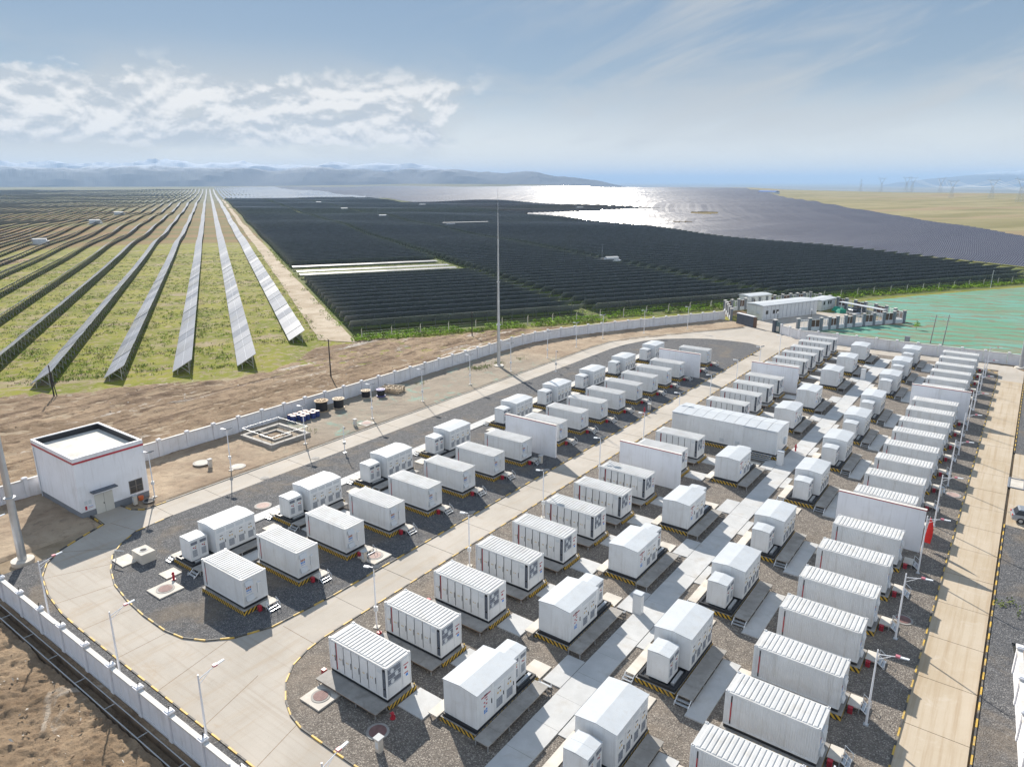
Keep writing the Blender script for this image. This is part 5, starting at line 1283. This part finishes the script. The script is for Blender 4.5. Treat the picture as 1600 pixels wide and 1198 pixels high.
# ---- rows that run away from the camera on the left (panels lean to the left)
GLR = 'solar rows on the green field'
def ns_stations(b, a0, a1, st, tilt_w, zlo, zhi, ox=0, oy=0, jit=0):
    """pieces of (a) stations, cut where they leave the picture or the plain ends"""
    out = []; cur = []; a = a0
    while True:
        z, x, y = gz(a, b + tilt_w/2); j = noise.noise(Vector((a*.021, b*.37, 5)))*jit
        e, n = to_en(x, y); d = hypot(x, y)
        vis = frustum(x, y, 2, 160, 200)
        if vis: 
            Rc, hc, rn = crest_at(atan2(e, n)); vis = hypot(e, n) < Rc*.90
        if vis: cur.append(((b-ox, a-oy, z + zlo + j), (b + tilt_w-ox, a-oy, z + zhi + j)))
        elif cur:
            if len(cur) > 1: out.append(cur)
            cur = []
        if a >= a1: break
        a = min(a + st(a), a1)
    if len(cur) > 1: out.append(cur)
    return out
far_field = MB()
left_b = [13.5, 1.6, -10.2] + [-21.9 - 11.7*k for k in range(130)]
TAB = {}
for i, b in enumerate(left_b):
    a0 = 168 if i == 0 else 147.5
    if i >= 3: a0 = 147.5
    if b < -40:
        while a0 < 3000 and not frustum(*from_ab(a0, b), 1, 60, 40): a0 += 7
    end = 3300
    if i < 44:
        near = i < 9
        r = row_root(f'solar row on the green field, {ordw(i+1)} from the dirt track', GLR, a0, b)
        cut = min(max(a0, 147) + 190, 420) if near else a0
        if near:
            a = a0; L = 6.75; leg = MB(); gap = MB()
            while a < cut:
                z0 = gz(a, b + 1.8)[0]; z1 = gz(a + L, b + 1.8)[0]; j = random.uniform(-.09, .09)
                mb = MB()
                for (w0, w1) in ((0, .494), (.506, 1)):
                    p = lambda w_, y_, z_: (3.7*w_, y_, z_ + .8 + 2.2*w_ + j)
                    mb.add([p(w0,a-a0+.03,z0), p(w1,a-a0+.03,z0), p(w1,a-a0+L-.04,z1), p(w0,a-a0+L-.04,z1)], [(0,1,2,3)], 'solar_glass_near')
                    mb.add([(x_, y_, z_-.05) for x_, y_, z_ in (p(w0,a-a0+.03,z0), p(w1,a-a0+.03,z0), p(w1,a-a0+L-.04,z1), p(w0,a-a0+L-.04,z1))], [(3,2,1,0)], 'panel_back')
                    for pa, pb in ((p(w0,a-a0+.03,z0), p(w1,a-a0+.03,z0)), (p(w1,a-a0+.03,z0), p(w1,a-a0+L-.04,z1)), (p(w1,a-a0+L-.04,z1), p(w0,a-a0+L-.04,z1)), (p(w0,a-a0+L-.04,z1), p(w0,a-a0+.03,z0))):
                        mb.add([pa, pb, (pb[0],pb[1],pb[2]-.05), (pa[0],pa[1],pa[2]-.05)], [(3,2,1,0)], 'panel_frame')
                mb.add([(3.7*.494, a-a0+.03, z0 + .79 + 2.2*.494 + j), (3.7*.506, a-a0+.03, z0 + .79 + 2.2*.506 + j), (3.7*.506, a-a0+L-.04, z1 + .79 + 2.2*.506 + j), (3.7*.494, a-a0+L-.04, z1 + .79 + 2.2*.494 + j)], [(0,1,2,3)], 'panel_gap')
                obj('panel_table', mb, r)
                for k in range(2):
                    y_ = a - a0 + .15 + k*3.35; z = gz(a + .15 + k*3.35, b + 1.8)[0]
                    leg.bar((.9, y_, z-.2), (.9, y_, z + 1.28 + j), .10, 'galvanised'); leg.bar((3.0, y_, z-.2), (3.0, y_, z + 2.5 + j), .10, 'galvanised')
                    leg.bar((3.0, y_, z + .3), (1.6, y_, z + 1.7 + j), .07, 'galvanised'); leg.bar((3.0, y_, z + 2.3 + j), (3.0, y_ + 3.3, z + .4 + j), .05, 'galvanised')
                    leg.bar((.05, y_, z + .72 + j), (3.65, y_, z + 2.88 + j), .09, 'galvanised')
                a += L
            obj('support_frame', leg, r, kind='stuff'); cut = a
        mb = MB()
        for stn in ns_stations(b, cut, end, lambda a: 7 + a*.012, 3.7, .8, 3.0, b, a0, .25): strip(mb, stn, 'solar_glass_near')
        lg = MB(); a = cut
        while a < min(cut + 260, 620) and i < 26:
            z, x, y = gz(a, b + 1.8)
            if frustum(x, y, 1, 60, 60):
                lg.bar((3.0, a-a0, z-.2), (3.0, a-a0, z + 2.45), .12, 'galvanised'); lg.bar((.9, a-a0, z-.2), (.9, a-a0, z + 1.2), .12, 'galvanised'); lg.bar((3.0, a-a0, z + .3), (1.6, a-a0, z + 1.7), .08, 'galvanised')
            a += 5.5
        if lg.v: obj('support_frame', lg, r, kind='stuff')
        if mb.v: obj('panel_run', mb, r)
    else:
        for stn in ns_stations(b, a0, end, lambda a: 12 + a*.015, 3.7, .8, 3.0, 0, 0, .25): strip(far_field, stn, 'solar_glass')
# beyond the dark field the same leaning rows go on to the crest
b = 27.0
while b < 330:
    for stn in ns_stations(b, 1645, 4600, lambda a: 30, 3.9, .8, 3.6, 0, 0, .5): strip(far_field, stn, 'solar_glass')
    b += 9.5
# ---- right-hand field: rows run the same way, reached over their ends
EDGE_A = [(301,187),(475,300),(550,413),(655,558),(816,790),(1242,1347),(2500,3000)]      # b -> a of the straw-coloured edge
HOLES = [(1063,1092,346,350), (1040,1066,347,350.5), (1078,1118,330,336.5)]
k = 0; b = 322.0
nright = 0
while b < 2300:
    amin = lerp_tab(EDGE_A, b) + (6 if b < 475 else 3)
    if b < 475: amin = max(187 + (b-301)*.0 , 180)
    pieces = ns_stations(b, amin, 4600, lambda a: 8 + a*.012, 3.4, .7, 3.45, 0, 0, .35)
    clean = []
    for stn in pieces:
        cur = []
        for p in stn:
            A, B = p[0][1], p[0][0]
            dark2 = 743 < A < 1182 and B < (lerp_tab([(743,318),(783,568),(1182,463)], A))
            px = frustum(*from_ab(A, B), 1, 300, 300); hole = px and any(x0 < px[0] < x1 and y0 < px[1] < y1 for x0, x1, y0, y1 in HOLES)
            if dark2 or hole:
                if len(cur) > 1: clean.append(cur)
                cur = []
            else: cur.append(p)
        if len(cur) > 1: clean.append(cur)
    if nright < 54 and clean:
        a0 = clean[0][0][0][1]; mb = MB()
        for stn in clean: strip(mb, [((p[0]-b, p[1]-a0, p[2]), (q[0]-b, q[1]-a0, q[2])) for p, q in stn], 'solar_glass_wide')
        nright += 1
        r = row_root(f'solar row of the pale right field, {ordw(nright)} from the grassy bank', 'solar rows of the pale right field', a0, b, mb)
    else:
        for stn in clean: strip(far_field, stn, 'solar_glass_wide')
    b += 6.4 if b < 800 else 8.5
# ---- dark field: rows run across, seen from behind
def bR(a):
    if a < 743: return lerp_tab([(172,278),(187,300),(240,310),(302,314),(385,308),(509,316),(743,317)], a)
    if a < 1182: return lerp_tab([(743,318),(783,568),(1182,463)], a)
    return 291
dark_far = MB(); nd = 0
def dark_row(a, b0, b1, flat=False):
    stn = []; n = max(2, int((b1-b0)/14)); 
    for k in range(n+1):
        b = b0 + (b1-b0)*k/n; z = gz(a + 1.8, b)[0] + .07*noise.noise(Vector((a*.7, b*.06, 3)))
        if flat: stn.append(((b, a + 4.2, z + 1.75), (b, a, z + 1.65)))
        else: stn.append(((b, a + 3.6, z + .75), (b, a, z + 2.95)))
    return stn
def dark_things(a, b0, b1, which, idx, flat=False):
    global nd
    nd += 1
    stn = dark_row(a, b0, b1, flat); mb = MB()
    strip(mb, [((p[0]-b0, p[1]-a, p[2]), (q[0]-b0, q[1]-a, q[2])) for p, q in stn], 'solar_glass_row')
    lab = f'{ordw(idx)} row from the front in the {which} block of the dark solar field' if not flat else f'{ORD[idx]} flat bright row from the front among the dark solar rows'
    r = row_root(lab, 'dark solar rows seen from behind' if not flat else 'flat bright solar rows', a, b0)
    obj('panel_run', mb, r)
    lg = MB(); st = 3.6 if a < 330 else 7.2; b = b0 + .4
    while b < b1:
        z = gz(a + 1.8, b)[0]; zb = 2.7 if not flat else 1.6
        lg.bar((b-b0, .45, z-.2), (b-b0, .45, z + zb-.05), 0.085, 'leg_steel')
        lg.bar((b-b0, 2.9, z-.2), (b-b0, 2.9, z + (1.05 if not flat else 1.6)), 0.085, 'leg_steel')
        if a < 330 and not flat: lg.bar((b-b0, .45, z + .4), (b-b0, 2.0, z + 1.65), .07, 'leg_steel')
        b += st
    obj('support_frame', lg, r, kind='stuff')
blocks = [('left', lambda a: 29, lambda a: 94.5), ('middle', lambda a: 98.5, lambda a: 163), ('right', lambda a: 167, bR)]
for nm, f0, f1 in blocks:
    a = 175.5; idx = 0
    while a < 1630:
        if nm == 'left' and 276 < a < 322: a = 322
        idx += 1
        b0, b1 = f0(a), f1(a)
        if b1 - b0 > 8 and not (800 < a < 960 and (idx % 2) and b0 < 170):
            if a < 560: dark_things(a, b0, b1, nm, idx)
            else: strip(dark_far, dark_row(a, b0, b1), 'solar_glass_row')
        a += 7.2 if a < 560 else 8.0
for k, a in enumerate((282.5, 293.0, 310.0)): dark_things(a, 29, 92, 'left', k + 1, True)
field_obj('solar_field', far_field, 0, 0, kind='stuff'); field_obj('solar_field', dark_far, 0, 0, kind='stuff')

# ------------------------------------------------------------------ stations, posts and buildings out in the fields
def station(label, px, py, L=6, long_roof=0):
    x, y = ground_at(px, py, 0); z = terr(x, y)
    r = thing('field_station', label, 'station', (x, y, z), FIELD_RZ)
    a = MB(); a.box(-L/2-1.5, L/2 + 1.5, -2.6, 2.6, -.3, .5, 'concrete_pale'); obj('platform', a, r)
    a = MB(); a.box(-L/2, L/2, -1.3, 1.3, .5, 3.3, 'white_paint'); obj('station_body', a, r)
    a = MB(); a.hexa([(-L/2-.1,-1.4,3.3),(L/2 + .1,-1.4,3.3),(L/2 + .1,1.4,3.3),(-L/2-.1,1.4,3.3),(-L/2-.1,-.2,3.7),(L/2 + .1,-.2,3.7),(L/2 + .1,.2,3.7),(-L/2-.1,.2,3.7)], 'roof_paint'); obj('roof', a, r)
    for k in range(3): a = MB(); a.box(-L/2 + .3 + L*k/3, -L/2 + L*(k+1)/3-.1, -1.34, -1.3, .7, 3.0, 'door_white'); obj('door', a, r)
    a = MB(); a.box(L/2 + .3, L/2 + 1.3, -1.2, 1.0, .5, 2.2, 'grey_panel'); obj('transformer_tank', a, r)
    if L > 5: a = MB(); a.tube((-L/2-1, 1.5, .5), (-L/2-1, 1.5, 9.0), .09, .06, 'galvanised', 6); obj('pole', a, r)
    if long_roof: a = MB(); a.box(-long_roof*.2, long_roof, -1.4, 2.2, 3.9, 4.05, 'roof_paint'); obj('long_canopy', a, r)
station('white station house with a red step in the middle of the dark field', 955, 413, 6)
station('white station with a long pale canopy in the dark field', 704, 354, 7, 33)
station('white station house in the green band of the dark field', 598, 342, 7)
station('small white station far up the dark field, left one', 498, 319, 8)
station('small white station far up the dark field, right one', 538, 329, 8)
station('white station nearest the left edge on the green field', 63, 381, 7)
station('white station in the left field, second from the edge', 149, 352, 8)
station('white station in the left field, third from the edge', 186, 336, 9)
station('white station on the far dark strip below the glare', 906, 327, 9)
station('white station far away left of the lightning mast', 660, 323, 9)
x, y = ground_at(1201, 302.5, 0); z = terr(x, y)
r = thing('long_shed', 'long low shed with a blue roof on the far straw-coloured rise', 'shed', (x, y, z), radians(-36)); a = MB(); a.box(-40, 40, -8, 8, -2, 5, 'white_paint'); obj('wall', a, r); a = MB(); a.hexa([(-41,-9,5),(41,-9,5),(41,9,5),(-41,9,5),(-41,-.5,8),(41,-.5,8),(41,.5,8),(-41,.5,8)], 'blue_roof'); obj('roof', a, r)
def pylon(label, px, py, h, single=False):
    x, y = ground_at(px, py, 0); z = terr(x, y)
    r = thing('power_pylon', label, 'pylon', (x, y, z), radians(-20), 'power pylons on the horizon')
    k = h/41; T = .30*k
    a = MB()
    for sx in (-1, 1):
        for sy in (-1, 1): a.bar((4.5*k*sx,4.5*k*sy,-1), (1.1*k*sx,1.1*k*sy,24*k), T, 'pylon_steel')
    for j in range(5):
        za, zb = 24*k*j/5, 24*k*(j+1)/5; wa, wb = (4.5-3.4*j/5)*k, (4.5-3.4*(j+1)/5)*k
        for sy in (-1, 1): a.bar((-wa,sy*wa,za), (wb,sy*wb,zb), T*.6, 'pylon_steel'); a.bar((wa,sy*wa,za), (-wb,sy*wb,zb), T*.6, 'pylon_steel')
    obj('tower_body', a, r); a = MB()
    if single:
        a.bar((0,0,24*k), (0,0,41*k), T*1.6, 'pylon_steel')
        for zz, w_ in ((26,7),(31,6),(36,5)): a.bar((-w_*k,0,zz*k), (w_*k,0,zz*k), T, 'pylon_steel'); a.bar((-w_*k,0,zz*k), (0,0,(zz+2.4)*k), T*.6, 'pylon_steel'); a.bar((w_*k,0,zz*k), (0,0,(zz+2.4)*k), T*.6, 'pylon_steel')
    else:
        for sx in (-1, 1):
            for sy in (-.7, .7): a.bar((sx*1.1*k,sy*k,24*k), (sx*7*k,sy*k,35*k), T, 'pylon_steel')
            a.bar((sx*7*k,0,35*k), (sx*13*k,0,37*k), T, 'pylon_steel'); a.bar((sx*7*k,0,37*k), (sx*13*k,0,37*k), T*.7, 'pylon_steel'); a.bar((sx*8*k,0,37*k), (sx*10.5*k,0,41*k), T, 'pylon_steel')
        for zz in (35, 37): a.bar((-7.5*k,0,zz*k), (7.5*k,0,zz*k), T, 'pylon_steel')
        for j in range(6): a.bar((-7*k + 14*k*j/6,0,(35 if j % 2 else 37)*k), (-7*k + 14*k*(j+1)/6,0,(37 if j % 2 else 35)*k), T*.6, 'pylon_steel')
    obj('crossarm', a, r); return Vector((x, y, z)), h
PY = [pylon('narrow power pylon with stacked arms, leftmost on the horizon', 1344, 300.5, 44, True), pylon('wide-armed pylon second from the left on the right horizon', 1376, 300.5, 50),
      pylon('wide-armed pylon third from the left, in a close pair', 1415, 301, 52), pylon('wide-armed pylon fourth from the left, in a close pair', 1424, 302, 48),
      pylon('wide-armed pylon fifth from the left on the right horizon', 1468, 302.5, 46), pylon('wide-armed pylon sixth from the left, feet on the grass', 1486, 309.5, 41),
      pylon('wide-armed pylon seventh from the left, feet on the grass', 1548, 311.5, 41), pylon('wide-armed pylon nearest the right edge', 1592, 318.5, 41)]
# conductors strung over the three nearest pylons and on past the right edge
q0 = Vector((*ground_at(1720, 330, 0), 0))
r = None
chain = [PY[4], PY[5]], [PY[3], PY[6]], [PY[6], (q0, 41)], [PY[5], PY[7]], [PY[7], (q0, 41)]
for n, (p, q) in enumerate(chain):
    mb = MB()
    for off in (-9, 0, 9):
        a0 = p[0] + Vector((off, 0, p[1]*.86)); a1 = q[0] + Vector((off, 0, q[1]*.86)); L = (a1-a0).length; prev = a0
        for k in range(1, 11):
            t = k/10; c_ = a0.lerp(a1, t); c_.z -= L*.025*4*t*(1-t); mb.bar(prev, c_, .16, 'wire'); prev = c_
    w_ = obj('power_line', mb, kind='stuff')
# concrete fence in front of the dark field
fp = MB(); fp.box(-.09, .09, -.09, .09, -.4, 2.1, 'concrete_pale'); fp.bar((0,0,2.1), (0,-.35,2.5), .12, 'concrete_pale'); FP = fp.mesh('post')
def post_fence(label, P, step=7.5):
    r = thing('post_fence', label, 'fence', (P[0][0], P[0][1], 0)); wi = MB()
    for p, q in zip(P, P[1:]):
        L = hypot(q[0]-p[0], q[1]-p[1]); n = max(1, round(L/step))
        for k in range(n):
            x, y = p[0] + (q[0]-p[0])*k/n, p[1] + (q[1]-p[1])*k/n
            o = bpy.data.objects.new('post', FP); COL.objects.link(o); o.parent = r; o.location = (x-P[0][0], y-P[0][1], terr(x, y) if hypot(x+45, y-100) > 230 else 0)
            o.rotation_euler = (0, 0, atan2(q[1]-p[1], q[0]-p[0]))
        for zz in (.5, 1.1, 1.7): wi.bar((p[0]-P[0][0], p[1]-P[0][1], zz), (q[0]-P[0][0], q[1]-P[0][1], zz), .02, 'galvanised')
    obj('fence_wire', wi, r, kind='stuff')
post_fence('concrete post fence along the green front of the dark solar field', [from_ab(166.5, 30), from_ab(167.5, 95), from_ab(170, 163), from_ab(171, 200), from_ab(171.5, 300)])

# ------------------------------------------------------------------ greenery
def leaves(mb, x, y, z, rad, h, n, m, s=.3):
    for _ in range(n):
        a = random.uniform(0, 2*pi); rr = rad*sqrt(random.random()); hh = h*random.random()*(1-.5*rr/rad)
        p = Vector((x + rr*cos(a), y + rr*sin(a), z + hh)); d = Vector((random.uniform(-1,1), random.uniform(-1,1), random.uniform(.2,1.2))).normalized()*s*random.uniform(.6,1.3)
        w_ = Vector((-d.y, d.x, random.uniform(-.1,.1)))
        if w_.length < 1e-4: continue
        w_ = w_.normalized()*s*.45
        mb.add([tuple(p-w_), tuple(p+w_), tuple(p+d)], [(0,1,2)], m)
hedge = MB()
for (a_, b0, b1, dens) in ((165.0,28,96,1), (169.5,29,96,1), (168.5,98,163,.9), (173,99,163,.9), (170,165,300,.8), (173.5,166,300,.8)):
    b = b0
    while b < b1:
        x, y = from_ab(a_ + random.gauss(0, .45), b); v = noise.noise(Vector((b*.13, a_, 0)))
        if v > -.35: leaves(hedge, x, y, -.15, .9, 1.0 + .5*v, int(34*dens), 'leaf_bright' if random.random() < .8 else 'leaf', .42)
        b += .8
obj('grass_bank', hedge, kind='stuff')
gapg = MB()
for bc, a0, a1 in ((96.5,176,440),(165,180,520),(27.5,170,420)):
    a = a0
    while a < a1:
        if noise.noise(Vector((a*.09, bc, 1))) > -.25:
            for q in range(5):
                x, y = from_ab(a + random.uniform(0, 4), bc + random.gauss(0, .9)); leaves(gapg, x, y, terr(x, y), .9, .9, 9, 'leaf_bright' if random.random() < .6 else 'leaf', .36)
        a += 7.2
a = 190
while a < 420:
    for q in range(7): x, y = from_ab(a + random.uniform(0, 3), bR(a) + 3 + random.gauss(0, 1.2)); leaves(gapg, x, y, terr(x, y), 1.0, .7, 5, 'leaf_dry', .4)
    a += 3
obj('ground_cover', gapg, kind='stuff')
tuft = MB()
for _ in range(22000):
    a = 146 + 260*random.random()**1.6; b = random.uniform(-95, 22)
    x, y = from_ab(a, b)
    if not frustum(x, y, 0, 20, 20): continue
    if a < 150 + 5*noise.noise(Vector((b*.1, 1, 1))) and b < 9 or (b > 8 and a < 168): continue
    if noise.noise(Vector((a*.12, b*.06, 2))) + .6*noise.noise(Vector((a*.4, b*.4, 7))) < -.05: continue
    leaves(tuft, x, y, terr(x, y), .55, .28, 6, random.choice(('leaf','leaf_dry','leaf_bright','leaf_bright')), .26)
obj('grass_tufts', tuft, kind='stuff')
for k, (x, y, lab, h) in enumerate(((-26.7,202.5,'small green sapling on the net beside the compound fence corner',1.9),)):
    r = thing('sapling', lab, 'tree', (x + 5, y, 0)); a = MB(); a.tube((0,0,-.1), (.1,0,h*.6), .05, .03, 'trunk', 6); obj('trunk', a, r); a = MB(); leaves(a, .1, 0, h*.35, .8, h*.8, 140, 'leaf_bright', .28); obj('crown', a, r)
wd = MB()
for x, y, n in ((-86.6,106,60),(-86.0,108.5,40),(-85.6,112.5,30),(3.2,70,20),(-83.5,63,12),(-84,118,14),(-88,92,10)):
    for q in range(n): leaves(wd, x + random.gauss(0,.7), y + random.gauss(0,.7), .05, .3, .4, 4, 'leaf', .2)
obj('weeds', wd, kind='stuff')
stn_ = MB()
for _ in range(1500):
    if _ < 900: x, y = random.uniform(-90, -30), random.uniform(2, 16.3)
    else: x, y = random.uniform(-130, -94), random.uniform(25, 130)
    k_ = random.choice((.05, .07, .09, .14, .2)); z = .05 + random.uniform(0, .2); q = [Vector((random.uniform(-1,1), random.uniform(-1,1), random.uniform(-.6,.8)))*k_ + Vector((x, y, z)) for i in range(4)]
    stn_.add([tuple(v) for v in q], [(0,1,2),(0,2,3),(0,3,1),(1,3,2)], 'soil_dark' if random.random() < .5 else 'concrete_pale')
obj('stones', stn_, kind='stuff')
